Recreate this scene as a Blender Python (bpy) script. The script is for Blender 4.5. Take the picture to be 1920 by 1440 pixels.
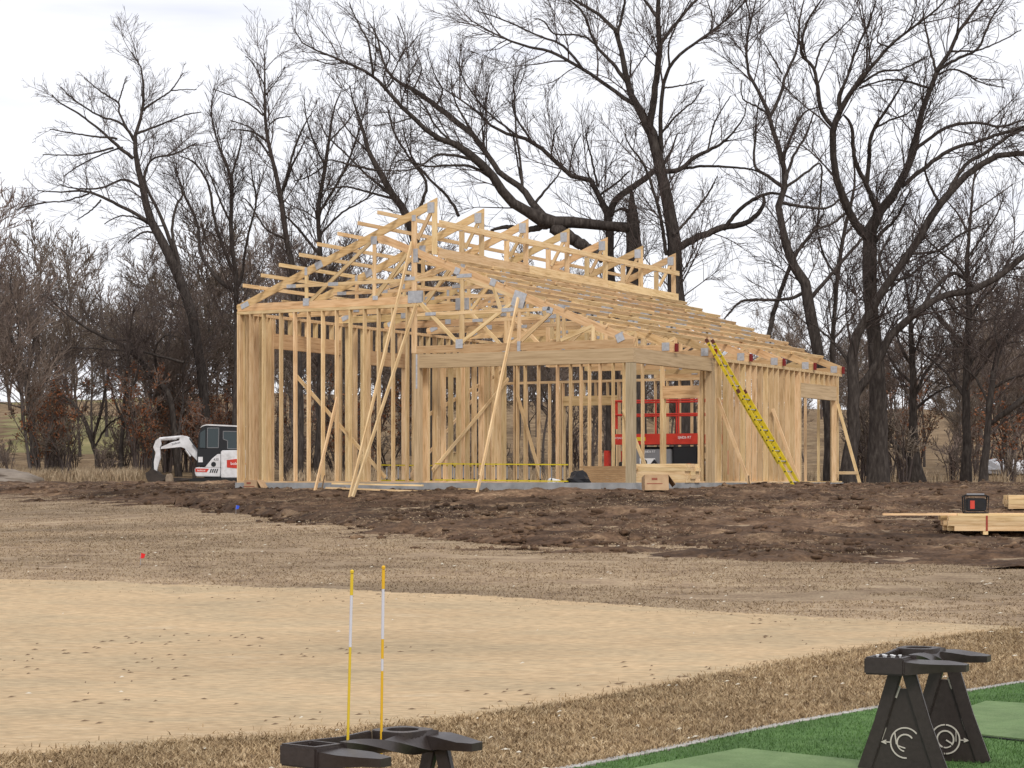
import bpy, bmesh, math, random
import numpy as np
from mathutils import Vector, Matrix

for o in list(bpy.data.objects):
    bpy.data.objects.remove(o, do_unlink=True)
scene = bpy.context.scene
COL = scene.collection
R = math.radians

# ------------------------------------------------------------------ camera, sky, sun, exposure
F = 4018.0            # focal length in photo pixels (1920 wide)
HOR = 902.0           # horizon row in the photo
EYE = 1.95            # eye height above the practice turf
cam_d = bpy.data.cameras.new("camera"); cam = bpy.data.objects.new("camera", cam_d); COL.objects.link(cam)
cam.location = (0, 0, EYE); cam.rotation_euler = (R(90), 0, 0)
cam_d.sensor_width = 36.0; cam_d.lens = 36.0 * F / 1920.0
cam_d.shift_y = (HOR - 720.0) / 1920.0
cam_d.clip_start = 0.1; cam_d.clip_end = 3000
scene.camera = cam

SUN_EL, SUN_AZ = R(46), R(166)
world = bpy.data.worlds.new("World"); scene.world = world; world.use_nodes = True
wn, wl = world.node_tree.nodes, world.node_tree.links
wn.clear()
w_out = wn.new("ShaderNodeOutputWorld")
sky = wn.new("ShaderNodeTexSky"); sky.sky_type = 'NISHITA'; sky.sun_disc = False
sky.sun_elevation = SUN_EL; sky.sun_rotation = SUN_AZ
b_sky = wn.new("ShaderNodeBackground"); b_sky.inputs[1].default_value = 0.10
wl.new(sky.outputs[0], b_sky.inputs[0])
tc = wn.new("ShaderNodeTexCoord"); mp = wn.new("ShaderNodeMapping"); mp.inputs["Scale"].default_value = (2.2, 2.2, 16.0)
wl.new(tc.outputs["Generated"], mp.inputs[0])
nz = wn.new("ShaderNodeTexNoise"); nz.inputs["Scale"].default_value = 2.0; nz.inputs["Detail"].default_value = 6; nz.inputs["Roughness"].default_value = 0.5
wl.new(mp.outputs[0], nz.inputs[0])
ramp = wn.new("ShaderNodeValToRGB")
ramp.color_ramp.elements[0].position = 0.27; ramp.color_ramp.elements[0].color = (0.72, 0.74, 0.85, 1)
ramp.color_ramp.elements[1].position = 0.45; ramp.color_ramp.elements[1].color = (0.93, 0.93, 0.97, 1)
wl.new(nz.outputs[0], ramp.inputs[0])
b_cl = wn.new("ShaderNodeBackground"); b_cl.inputs[1].default_value = 0.84
wl.new(ramp.outputs[0], b_cl.inputs[0])
mx = wn.new("ShaderNodeMixShader"); mx.inputs[0].default_value = 0.93
wl.new(b_sky.outputs[0], mx.inputs[1]); wl.new(b_cl.outputs[0], mx.inputs[2]); wl.new(mx.outputs[0], w_out.inputs[0])

sun_d = bpy.data.lights.new("sun", 'SUN'); sun_d.energy = 1.5; sun_d.angle = R(14); sun_d.color = (1.0, 0.95, 0.88)
sun = bpy.data.objects.new("sun", sun_d); COL.objects.link(sun)
sd = Vector((math.sin(SUN_AZ) * math.cos(SUN_EL), math.cos(SUN_AZ) * math.cos(SUN_EL), math.sin(SUN_EL)))
sun.rotation_euler = (-sd).to_track_quat('-Z', 'Y').to_euler(); sun.location = (0, 0, 60)

vs = scene.view_settings
vs.view_transform = 'Standard'; vs.look = 'None'; vs.exposure = 0.45; vs.gamma = 1.0; vs.use_curve_mapping = False
scene.render.engine = 'CYCLES'
scene.cycles.max_bounces = 4; scene.cycles.diffuse_bounces = 2; scene.cycles.transparent_max_bounces = 12

# ------------------------------------------------------------------ helpers
def tag(o, label=None, cat=None, group=None, kind=None):
    if label: o["label"] = label
    if cat: o["category"] = cat
    if group: o["group"] = group
    if kind: o["kind"] = kind
    return o
def empty(name, loc=(0, 0, 0), rz=0.0, label=None, cat=None, group=None, parent=None):
    o = bpy.data.objects.new(name, None); COL.objects.link(o)
    o.location = loc; o.rotation_euler = (0, 0, rz); o.empty_display_size = 0.2
    if parent: o.parent = parent
    return tag(o, label, cat, group)
def link(name, me, mat=None, parent=None, loc=None, smooth=False):
    if mat and not me.materials: me.materials.append(mat)
    if smooth:
        me.polygons.foreach_set("use_smooth", [True] * len(me.polygons))
    o = bpy.data.objects.new(name, me); COL.objects.link(o)
    if parent: o.parent = parent
    if loc is not None: o.location = loc
    return o
def np_mesh(name, V, Q):
    """V (n,3) float, Q (m,k) int -> mesh; fast."""
    me = bpy.data.meshes.new(name); V = np.asarray(V, dtype=np.float32); Q = np.asarray(Q, dtype=np.int32)
    k = Q.shape[1]
    me.vertices.add(len(V)); me.vertices.foreach_set("co", V.ravel())
    me.loops.add(Q.size); me.loops.foreach_set("vertex_index", Q.ravel())
    me.polygons.add(len(Q)); me.polygons.foreach_set("loop_start", np.arange(0, Q.size, k, dtype=np.int32))
    me.polygons.foreach_set("loop_total", np.full(len(Q), k, dtype=np.int32))
    me.update(calc_edges=True); me.validate()
    return me
class MB:
    """collects shapes of ONE part into one mesh"""
    def __init__(s): s.v = []; s.f = []
    def add(s, vs_, fs_):
        n = len(s.v); s.v += [tuple(p) for p in vs_]; s.f += [tuple(i + n for i in f) for f in fs_]; return s
    def box(s, c, d, m=None):
        hx, hy, hz = d[0] / 2, d[1] / 2, d[2] / 2
        P = [Vector((x * hx, y * hy, z * hz)) for z in (-1, 1) for y in (-1, 1) for x in (-1, 1)]
        if m is not None: P = [m @ p for p in P]
        c = Vector(c)
        return s.add([p + c for p in P], [(0, 2, 3, 1), (4, 5, 7, 6), (0, 1, 5, 4), (2, 6, 7, 3), (0, 4, 6, 2), (1, 3, 7, 5)])
    def bar(s, p0, p1, w, h, up=(0, 0, 1)):
        p0 = Vector(p0); p1 = Vector(p1); x = (p1 - p0); L = x.length; x = x / L; u = Vector(up)
        y = u.cross(x)
        if y.length < 1e-4: y = Vector((0, 1, 0)).cross(x)
        y.normalize(); z = x.cross(y)
        m = Matrix((x, y, z)).transposed()
        return s.box((p0 + p1) / 2, (L, w, h), m)
    def tube(s, pts, r, n=8, cap=True):
        pts = [Vector(p) for p in pts]; rs = r if isinstance(r, (list, tuple)) else [r] * len(pts)
        V = []; Fc = []
        for i, p in enumerate(pts):
            t = (pts[min(i + 1, len(pts) - 1)] - pts[max(i - 1, 0)]).normalized()
            a = t.cross(Vector((0, 0, 1)) if abs(t.z) < 0.9 else Vector((1, 0, 0))).normalized(); b = t.cross(a)
            for k in range(n):
                an = 2 * math.pi * k / n; V.append(p + (a * math.cos(an) + b * math.sin(an)) * rs[i])
        for i in range(len(pts) - 1):
            for k in range(n):
                Fc.append((i * n + k, i * n + (k + 1) % n, (i + 1) * n + (k + 1) % n, (i + 1) * n + k))
        if cap:
            Fc.append(tuple(range(n - 1, -1, -1))); Fc.append(tuple((len(pts) - 1) * n + k for k in range(n)))
        return s.add(V, Fc)
    def prism(s, poly, y0, y1):
        """polygon in (x,z), extruded along y"""
        n = len(poly)
        V = [(x, y0, z) for x, z in poly] + [(x, y1, z) for x, z in poly]
        Fc = [tuple(range(n)), tuple(range(2 * n - 1, n - 1, -1))]
        for i in range(n):
            j = (i + 1) % n; Fc.append((i, i + n, j + n, j))
        return s.add(V, Fc)
    def lathe(s, prof, c=(0, 0, 0), n=16, axis='z'):
        V = []; Fc = []
        for r, h in prof:
            for k in range(n):
                a = 2 * math.pi * k / n; x, y = r * math.cos(a), r * math.sin(a)
                p = (x, y, h) if axis == 'z' else (x, h, y)
                V.append((p[0] + c[0], p[1] + c[1], p[2] + c[2]))
        for i in range(len(prof) - 1):
            for k in range(n):
                Fc.append((i * n + k, i * n + (k + 1) % n, (i + 1) * n + (k + 1) % n, (i + 1) * n + k))
        Fc.append(tuple(range(n))); Fc.append(tuple((len(prof) - 1) * n + k for k in range(n)))
        return s.add(V, Fc)
    def build(s, name, mat, parent=None, loc=None, smooth=False, bevel=0.0, sharp=None):
        me = bpy.data.meshes.new(name); me.from_pydata(s.v, [], s.f)
        bm = bmesh.new(); bm.from_mesh(me); bmesh.ops.recalc_face_normals(bm, faces=bm.faces)
        if bevel:
            bmesh.ops.bevel(bm, geom=[e for e in bm.edges if e.calc_face_angle(0) > 0.4], offset=bevel, segments=2, affect='EDGES', clamp_overlap=True)
        bm.to_mesh(me); bm.free(); me.update()
        o = link(name, me, mat, parent, loc, smooth or sharp is not None)
        if sharp is not None: me.set_sharp_from_angle(angle=sharp)
        return o
_beam_cache = {}
def beam(name, p0, p1, w, h, mat, parent, up=(0, 0, 1), roll=0.0):
    """a board from p0 to p1, w across, h along 'up'; alike boards share mesh data"""
    p0 = Vector(p0); p1 = Vector(p1); x = p1 - p0; L = x.length; x /= L
    u = Vector(up); y = u.cross(x)
    if y.length < 1e-3: u = Vector((0, 1, 0)); y = u.cross(x)
    y.normalize(); z = x.cross(y)
    key = (round(L, 2), round(w, 3), round(h, 3), mat.name)
    me = _beam_cache.get(key)
    if me is None:
        mb = MB().box((0, 0, 0), (L, w, h)); me = bpy.data.meshes.new(name); me.from_pydata(mb.v, [], mb.f); me.materials.append(mat); _beam_cache[key] = me
    o = bpy.data.objects.new(name, me); COL.objects.link(o)
    if parent: o.parent = parent
    m = Matrix((x, y, z)).transposed().to_4x4()
    if roll: m = m @ Matrix.Rotation(roll, 4, 'X')
    m.translation = (p0 + p1) / 2
    o.matrix_local = m
    return o
def text_obj(name, body, size, mat, parent, m, extrude=0.0):
    cu = bpy.data.curves.new(name, 'FONT'); cu.body = body; cu.size = size; cu.align_x = 'CENTER'; cu.align_y = 'CENTER'; cu.extrude = extrude
    t = bpy.data.objects.new(name + "_tmp", cu); COL.objects.link(t)
    dg = bpy.context.evaluated_depsgraph_get(); me = bpy.data.meshes.new_from_object(t.evaluated_get(dg))
    bpy.data.objects.remove(t); bpy.data.curves.remove(cu)
    me.materials.clear()
    o = link(name, me, mat, parent); o.matrix_local = m
    return o
def at(px, py, d):
    return Vector(((px - 960) / F * d, d, EYE - (py - HOR) / F * d))

# numpy value noise
def vnoise(x, y, seed=0):
    xi = np.floor(x).astype(np.int64); yi = np.floor(y).astype(np.int64); fx = x - xi; fy = y - yi
    fx = fx * fx * (3 - 2 * fx); fy = fy * fy * (3 - 2 * fy)
    def h(a, b):
        n = (a * 374761393 + b * 668265263 + seed * 1442695041) & 0x7fffffff
        n = ((n ^ (n >> 13)) * 1274126177) & 0x7fffffff
        return ((n ^ (n >> 16)) & 0xffff) / 65535.0
    return (h(xi, yi) * (1 - fx) + h(xi + 1, yi) * fx) * (1 - fy) + (h(xi, yi + 1) * (1 - fx) + h(xi + 1, yi + 1) * fx) * fy
def fbm(x, y, oct=4, seed=0):
    s = 0; a = 0.5
    for i in range(oct):
        s = s + a * (vnoise(x, y, seed + i) - 0.5); x = x * 2.03 + 17.1; y = y * 2.03 + 9.7; a *= 0.5
    return s

# ------------------------------------------------------------------ materials
MATS = {}
def mat(name, col, rough=0.8, metal=0.0, spec=0.3):
    m = bpy.data.materials.new(name); m.use_nodes = True; b = m.node_tree.nodes["Principled BSDF"]
    b.inputs["Base Color"].default_value = (*col, 1); b.inputs["Roughness"].default_value = rough; b.inputs["Metallic"].default_value = metal
    b.inputs["Specular IOR Level"].default_value = spec
    MATS[name] = m
    return m
def noisy(name, stops, scale=(1, 1, 1), nscale=5, detail=6, rough=0.85, coord="Object", bump=0.0, bscale=None, rnd=0.0, hue=0.0, metal=0.0, spec=0.25, dist=0.02, rough_n=0.6, macro=None, fine=None):
    """noise-coloured surface; rnd = per-object brightness variation"""
    m = bpy.data.materials.new(name); m.use_nodes = True; n = m.node_tree.nodes; l = m.node_tree.links; b = n["Principled BSDF"]
    b.inputs["Roughness"].default_value = rough; b.inputs["Metallic"].default_value = metal; b.inputs["Specular IOR Level"].default_value = spec
    t = n.new("ShaderNodeTexCoord"); mp_ = n.new("ShaderNodeMapping"); mp_.inputs["Scale"].default_value = scale
    oi = n.new("ShaderNodeObjectInfo")
    if rnd or hue:
        vm = n.new("ShaderNodeVectorMath"); vm.operation = 'MULTIPLY'; cx = n.new("ShaderNodeCombineXYZ")
        for i in range(3): l.new(oi.outputs["Random"], cx.inputs[i])
        l.new(cx.outputs[0], vm.inputs[0]); vm.inputs[1].default_value = (37.0, 53.0, 71.0)
        l.new(vm.outputs[0], mp_.inputs["Location"])
    l.new(t.outputs[coord], mp_.inputs[0])
    nz_ = n.new("ShaderNodeTexNoise"); nz_.inputs["Scale"].default_value = nscale; nz_.inputs["Detail"].default_value = detail; nz_.inputs["Roughness"].default_value = rough_n
    l.new(mp_.outputs[0], nz_.inputs[0])
    rp = n.new("ShaderNodeValToRGB"); e = rp.color_ramp.elements
    while len(e) < len(stops): e.new(0.5)
    for el, (p, c) in zip(e, stops): el.position = p; el.color = (*c, 1)
    l.new(nz_.outputs[0], rp.inputs[0]); out = rp.outputs[0]
    for extra in (macro, fine):            # (scale, low, high[, stretch]): slow drift / fine grain in tone
        if not extra: continue
        mq = n.new("ShaderNodeMapping"); mq.inputs["Scale"].default_value = extra[3] if len(extra) > 3 else (1, 1, 1); l.new(t.outputs[coord], mq.inputs[0])
        nq = n.new("ShaderNodeTexNoise"); nq.inputs["Scale"].default_value = extra[0]; nq.inputs["Detail"].default_value = 4; l.new(mq.outputs[0], nq.inputs[0])
        mr_ = n.new("ShaderNodeMapRange"); mr_.inputs[1].default_value = 0.32; mr_.inputs[2].default_value = 0.68; mr_.inputs[3].default_value = extra[1]; mr_.inputs[4].default_value = extra[2]; l.new(nq.outputs[0], mr_.inputs[0])
        vm_ = n.new("ShaderNodeVectorMath"); vm_.operation = 'SCALE'; l.new(out, vm_.inputs[0]); l.new(mr_.outputs[0], vm_.inputs["Scale"]); out = vm_.outputs[0]
    if rnd or hue:
        hs = n.new("ShaderNodeHueSaturation"); mr = n.new("ShaderNodeMapRange"); mr.inputs[3].default_value = 1 - rnd; mr.inputs[4].default_value = 1 + rnd
        l.new(oi.outputs["Random"], mr.inputs[0]); l.new(mr.outputs[0], hs.inputs["Value"])
        wn_ = n.new("ShaderNodeTexWhiteNoise"); wn_.noise_dimensions = '1D'; l.new(oi.outputs["Random"], wn_.inputs["W"])
        mr2 = n.new("ShaderNodeMapRange"); mr2.inputs[3].default_value = 0.5 - hue; mr2.inputs[4].default_value = 0.5 + hue
        l.new(wn_.outputs["Value"], mr2.inputs[0]); l.new(mr2.outputs[0], hs.inputs["Hue"])
        l.new(out, hs.inputs["Color"]); out = hs.outputs[0]
    l.new(out, b.inputs["Base Color"])
    if bump:
        bp = n.new("ShaderNodeBump"); bp.inputs["Strength"].default_value = bump; bp.inputs["Distance"].default_value = dist
        if bscale:
            n2 = n.new("ShaderNodeTexNoise"); n2.inputs["Scale"].default_value = bscale; n2.inputs["Detail"].default_value = 8; l.new(mp_.outputs[0], n2.inputs[0]); l.new(n2.outputs[0], bp.inputs["Height"])
        else: l.new(nz_.outputs[0], bp.inputs["Height"])
        l.new(bp.outputs[0], b.inputs["Normal"])
    MATS[name] = m
    return m
lumber = noisy("spruce lumber", [(0.28, (0.42, 0.265, 0.120)), (0.45, (0.635, 0.438, 0.230)), (0.62, (0.72, 0.53, 0.305))], scale=(0.9, 9, 9), nscale=2.2, rough=0.75, rnd=0.20, hue=0.008, detail=5)
lumber_y = noisy("yellow pine truss lumber", [(0.28, (0.36, 0.215, 0.092)), (0.45, (0.545, 0.355, 0.175)), (0.62, (0.63, 0.44, 0.235))], scale=(0.9, 9, 9), nscale=2.2, rough=0.75, rnd=0.20, hue=0.010, detail=5)
lvl = noisy("laminated beam", [(0.3, (0.34, 0.235, 0.13)), (0.5, (0.46, 0.33, 0.19)), (0.65, (0.53, 0.39, 0.235))], scale=(0.6, 14, 14), nscale=2.0, rough=0.7, rnd=0.08, detail=5)
treated = noisy("treated post", [(0.3, (0.26, 0.205, 0.12)), (0.5, (0.38, 0.30, 0.19)), (0.65, (0.45, 0.36, 0.24))], scale=(0.6, 9, 9), nscale=2.2, rough=0.8, rnd=0.06)
osb = noisy("oriented strand board", [(0.3, (0.30, 0.17, 0.08)), (0.55, (0.42, 0.26, 0.13)), (0.7, (0.52, 0.34, 0.18))], scale=(2, 2, 40), nscale=3, rough=0.85, rnd=0.06)
galv = noisy("galvanised steel plate", [(0.3, (0.36, 0.37, 0.39)), (0.7, (0.52, 0.53, 0.55))], nscale=14, rough=0.55, metal=0.25, rnd=0.08)
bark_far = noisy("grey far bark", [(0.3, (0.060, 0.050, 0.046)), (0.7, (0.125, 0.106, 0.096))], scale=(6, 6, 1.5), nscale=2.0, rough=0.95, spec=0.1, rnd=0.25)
redend = mat("red truss end mark", (0.17, 0.012, 0.012), 0.8)
concrete = noisy("slab concrete", [(0.3, (0.20, 0.20, 0.20)), (0.55, (0.31, 0.31, 0.31)), (0.75, (0.40, 0.39, 0.385))], nscale=2.2, rough=0.9, bump=0.2)
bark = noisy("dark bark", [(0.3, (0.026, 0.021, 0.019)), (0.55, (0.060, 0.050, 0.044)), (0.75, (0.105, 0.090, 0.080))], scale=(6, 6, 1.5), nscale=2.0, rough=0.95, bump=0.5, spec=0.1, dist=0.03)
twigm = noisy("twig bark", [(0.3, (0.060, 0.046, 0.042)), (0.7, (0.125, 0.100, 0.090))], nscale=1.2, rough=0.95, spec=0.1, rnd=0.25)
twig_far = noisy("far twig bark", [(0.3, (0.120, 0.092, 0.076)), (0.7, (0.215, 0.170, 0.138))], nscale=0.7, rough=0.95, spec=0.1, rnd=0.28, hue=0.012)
rustleaf = noisy("rust oak leaves", [(0.35, (0.110, 0.038, 0.017)), (0.55, (0.210, 0.080, 0.036)), (0.7, (0.33, 0.17, 0.085))], nscale=3.0, rough=0.8, spec=0.15, rnd=0.2)
steel = mat("bare steel", (0.45, 0.45, 0.46), 0.4, 0.8)
rubber = mat("black rubber", (0.018, 0.018, 0.019), 0.75)
blackp = mat("black paint", (0.016, 0.017, 0.020), 0.45)
whitep = noisy("white machine paint", [(0.3, (0.46, 0.45, 0.45)), (0.6, (0.68, 0.68, 0.70))], nscale=3, rough=0.4, spec=0.4)
greyp = mat("grey paint", (0.20, 0.20, 0.21), 0.55)
redp = noisy("red machine paint", [(0.3, (0.42, 0.026, 0.015)), (0.6, (0.56, 0.042, 0.022))], nscale=3, rough=0.45, spec=0.4)
yellowp = noisy("yellow fibreglass", [(0.3, (0.44, 0.32, 0.012)), (0.6, (0.62, 0.47, 0.025))], nscale=6, rough=0.5)
orangep = mat("orange plastic", (0.62, 0.20, 0.02), 0.5)
whiteflat = mat("white print", (0.78, 0.78, 0.78), 0.6)
glass = mat("tinted cab glass", (0.025, 0.04, 0.045), 0.1, 0.0, 0.5)
cardboard = noisy("corrugated cardboard", [(0.3, (0.36, 0.23, 0.13)), (0.6, (0.47, 0.32, 0.19))], nscale=4, rough=0.9)
plasticbag = mat("black plastic film", (0.012, 0.012, 0.014), 0.35)
brownp = noisy("dark brown moulded plastic", [(0.3, (0.026, 0.019, 0.017)), (0.7, (0.040, 0.030, 0.027))], nscale=30, rough=0.38, spec=0.5, bump=0.06)
logo_m = mat("pale logo paint", (0.50, 0.46, 0.40), 0.6)
stick_y = mat("yellow fibreglass rod", (0.62, 0.44, 0.03), 0.4)
stick_o = mat("orange yellow rod", (0.66, 0.385, 0.02), 0.4)
stick_w = mat("white rod wrap", (0.55, 0.55, 0.60), 0.4)
# ------------------------------------------------------------------ the lie of the land
PROF_D = np.array([-40, 0, 20, 23, 26, 30, 34, 38, 42, 45, 47.5, 49.5, 52, 60, 75, 90, 100, 120, 150, 200, 300, 500, 900], float)
PROF_Z = np.array([-1.95, -1.95, -1.95, -1.91, -1.83, -1.66, -1.41, -1.10, -0.78, -0.56, -0.38, -0.27, -0.22, -0.19, -0.10, 0.05, 0.35, 1.4, 3.4, 6.5, 11, 14, 15], float) + EYE
def _pchip(x):
    # monotone cubic so the ground has no creases
    h = np.diff(PROF_D); dl = np.diff(PROF_Z) / h; m = np.zeros_like(PROF_Z); m[0] = dl[0]; m[-1] = dl[-1]
    for i in range(1, len(m) - 1):
        m[i] = 0 if dl[i - 1] * dl[i] <= 0 else 2 * dl[i - 1] * dl[i] / (dl[i - 1] + dl[i])
    i = np.clip(np.searchsorted(PROF_D, x) - 1, 0, len(h) - 1); t = (x - PROF_D[i]) / h[i]
    return (PROF_Z[i] * (1 + 2 * t) * (1 - t) ** 2 + m[i] * h[i] * t * (1 - t) ** 2 + PROF_Z[i + 1] * t * t * (3 - 2 * t) + m[i + 1] * h[i] * t * t * (t - 1))
def ground_z(x, y):
    x = np.asarray(x, float); y = np.asarray(y, float)
    w = np.clip((y - 34) / 14, 0, 1); w = w * w * (3 - 2 * w)
    w2 = 1 - np.clip((y - 75) / 25, 0, 1)
    dd = y - np.clip(0.534 * (2.836 - x), 0, 9) * w * w2
    z = _pchip(dd)
    hillw = np.clip((y - 95) / 60, 0, 1)
    z = z + hillw * (fbm(x / 28.0, y / 28.0, 3, 5) * 4.0) - hillw * np.clip(x - 12, 0, 60) * 0.035
    z = z + np.clip((y - 24) / 8, 0, 1) * fbm(x / 2.6, y / 2.6, 3, 11) * 0.10
    return z
def gz(x, y): return float(ground_z(np.array([x]), np.array([y]))[0])
def on_ground(px, py, d0=8.0, d1=90.0):
    """where the sight line through a photo pixel meets the ground"""
    d = np.linspace(d0, d1, 4000); x = (px - 960) / F * d; z = EYE - (py - HOR) / F * d
    k = np.argmax(z < ground_z(x, d)); return Vector((x[k], d[k], gz(x[k], d[k])))
def curve_xy(pix):
    return np.array([on_ground(*p)[:2] for p in pix])

grass_m = noisy("dormant rough grass", [(0.30, (0.110, 0.077, 0.052)), (0.44, (0.240, 0.174, 0.115)), (0.58, (0.31, 0.234, 0.155)), (0.74, (0.40, 0.315, 0.21))], scale=(0.7, 1.5, 1), nscale=1.6, detail=10, rough=0.95, bump=0.7, bscale=9, spec=0.1, dist=0.05, rough_n=0.72, macro=(0.22, 0.72, 1.25, (0.5, 1.3, 1)), fine=(22, 0.8, 1.25))
litter_m = noisy("leaf litter", [(0.30, (0.07, 0.045, 0.028)), (0.50, (0.19, 0.13, 0.075)), (0.62, (0.30, 0.22, 0.13)), (0.76, (0.42, 0.33, 0.21))], nscale=0.8, detail=12, rough=0.95, bump=0.6, bscale=3, spec=0.1, dist=0.1, rough_n=0.75)
meadow_m = noisy("dull winter meadow", [(0.3, (0.13, 0.12, 0.05)), (0.6, (0.24, 0.21, 0.10)), (0.75, (0.33, 0.27, 0.14))], nscale=0.25, detail=8, rough=0.95, spec=0.1)
green_m = noisy("dormant putting turf", [(0.28, (0.320, 0.248, 0.158)), (0.43, (0.408, 0.312, 0.195)), (0.57, (0.448, 0.325, 0.195)), (0.72, (0.50, 0.40, 0.268))], scale=(0.5, 0.9, 1), nscale=0.9, detail=12, rough=0.95, bump=0.9, bscale=11, spec=0.1, dist=0.03, rough_n=0.75, macro=(0.35, 0.90, 1.09, (0.6, 1.0, 1)), fine=(17, 0.80, 1.20, (0.45, 1, 1)))
mud_m = noisy("wet churned soil", [(0.32, (0.024, 0.0135, 0.008)), (0.45, (0.058, 0.034, 0.0205)), (0.55, (0.100, 0.061, 0.037)), (0.63, (0.180, 0.118, 0.071)), (0.76, (0.29, 0.205, 0.128))], scale=(0.55, 1.5, 1), nscale=1.0, detail=14, rough=0.9, bump=0.8, bscale=7, spec=0.2, dist=0.05, rough_n=0.72, macro=(0.20, 0.65, 1.5, (0.5, 1.6, 1)), fine=(14, 0.75, 1.3))
turf_m = noisy("artificial turf", [(0.3, (0.046, 0.098, 0.027)), (0.5, (0.072, 0.138, 0.040)), (0.7, (0.100, 0.175, 0.058))], macro=(0.8, 0.8, 1.2), nscale=6, detail=10, rough=0.9, spec=0.15, bump=0.6, bscale=60, dist=0.01)
mat_m = noisy("hitting mat turf", [(0.3, (0.118, 0.180, 0.075)), (0.6, (0.150, 0.215, 0.095)), (0.75, (0.18, 0.245, 0.118))], macro=(1.3, 0.82, 1.15), fine=(60, 0.85, 1.15), nscale=7, detail=12, rough=0.9, spec=0.15, bump=0.4, bscale=90, dist=0.006)
straw_m = noisy("straw blades", [(0.30, (0.120, 0.078, 0.045)), (0.45, (0.290, 0.203, 0.115)), (0.58, (0.40, 0.295, 0.172)), (0.72, (0.60, 0.49, 0.33))], macro=(0.9, 0.82, 1.2), nscale=14, detail=3, rough=0.9, spec=0.15)
bankblade_m = noisy("bank blades", [(0.30, (0.130, 0.092, 0.060)), (0.44, (0.262, 0.192, 0.122)), (0.58, (0.335, 0.252, 0.162)), (0.74, (0.46, 0.37, 0.255))], scale=(0.7, 1.5, 1), nscale=2.6, detail=8, rough=0.9, spec=0.1, rough_n=0.75, macro=(0.22, 0.74, 1.28, (0.5, 1.3, 1)))
tallstraw_m = noisy("tall dry grass", [(0.30, (0.20, 0.14, 0.085)), (0.5, (0.36, 0.27, 0.175)), (0.7, (0.50, 0.41, 0.29))], nscale=3, detail=4, rough=0.9, spec=0.15)
turfblade_m = noisy("artificial fibres", [(0.32, (0.042, 0.092, 0.024)), (0.5, (0.074, 0.148, 0.040)), (0.68, (0.120, 0.205, 0.068))], macro=(0.9, 0.75, 1.25), nscale=25, detail=3, rough=0.8, spec=0.2)
edge_m = noisy("pale edging concrete", [(0.3, (0.26, 0.245, 0.22)), (0.6, (0.42, 0.40, 0.37))], macro=(1.5, 0.75, 1.15), nscale=9, rough=0.9, bump=0.2)

def sheet(name, xs, ys, zf, mats, keep=None, slot=None):
    X, Y = np.meshgrid(xs, ys); Z = zf(X, Y); nx, ny = len(xs), len(ys)
    V = np.stack([X, Y, Z], -1).reshape(-1, 3)
    i = np.arange(nx * ny).reshape(ny, nx)
    Q = np.stack([i[:-1, :-1], i[:-1, 1:], i[1:, 1:], i[1:, :-1]], -1).reshape(-1, 4)
    cx = V[Q].mean(1)
    if keep is not None:
        kf = keep(cx[:, 0], cx[:, 1]); Q = Q[kf]; cx = cx[kf]
        used = np.unique(Q); mp_ = np.full(len(V), -1); mp_[used] = np.arange(len(used)); V = V[used]; Q = mp_[Q]
    me = np_mesh(name, V, Q)
    for m in mats: me.materials.append(m)
    if slot is not None: me.polygons.foreach_set("material_index", slot(cx[:, 0], cx[:, 1]).astype(np.int32))
    me.polygons.foreach_set("use_smooth", np.ones(len(Q), bool))
    return link(name, me)

gxs = np.concatenate([-30 - np.geomspace(470, 0.5, 60), np.arange(-30, 30.01, 0.5), 30 + np.geomspace(0.5, 470, 60)])
gys = np.concatenate([np.arange(-20, 4, 2.0), np.arange(4, 70, 0.45), 70 + np.geomspace(0.5, 830, 110)])
def slot_f(x, y):
    s = np.where(y + 8 * fbm(x / 6, y / 6, 3, 3) > np.where(x > 6, 70, 86), 1, 0)
    mead = (y > 135) & (y < 260) & (x / y > -0.235) & (x / y < -0.165) & (fbm(x / 15, y / 15, 3, 8) > -0.12)
    return np.where(mead, 2, s)
g = sheet("ground", gxs, gys, ground_z, [grass_m, litter_m, meadow_m], slot=slot_f)
tag(g, kind="structure")

# dormant putting green: smooth tan sheet, bounded by two curves
GT = curve_xy([(-300, 1078), (0, 1086), (200, 1091), (400, 1098), (640, 1106), (880, 1116), (1100, 1130), (1300, 1145), (1500, 1157), (1700, 1166), (1850, 1173), (1915, 1178)])
GB = curve_xy([(-300, 1455), (0, 1424), (200, 1407), (350, 1394), (550, 1382), (700, 1369), (850, 1352), (1000, 1330), (1125, 1309), (1250, 1286), (1380, 1261), (1500, 1238), (1600, 1221), (1700, 1206), (1800, 1193), (1915, 1180)])
def in_green(x, y, m=0.0):
    wob = fbm(x * 1.3, y * 1.3, 3, 21) * 0.25
    yt = np.interp(x, GT[:, 0], GT[:, 1]); yb = np.interp(x, GB[:, 0], GB[:, 1])
    return (y < yt + wob - m) & (y > yb + wob + m) & (x < GT[-1, 0]) 
px0 = -12.0
pg = sheet("putting_green", np.arange(px0, 9.0, 0.09), np.arange(12.5, 36, 0.09), lambda x, y: ground_z(x, y) + 0.010, [green_m], keep=in_green)
tag(pg, kind="structure")

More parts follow.
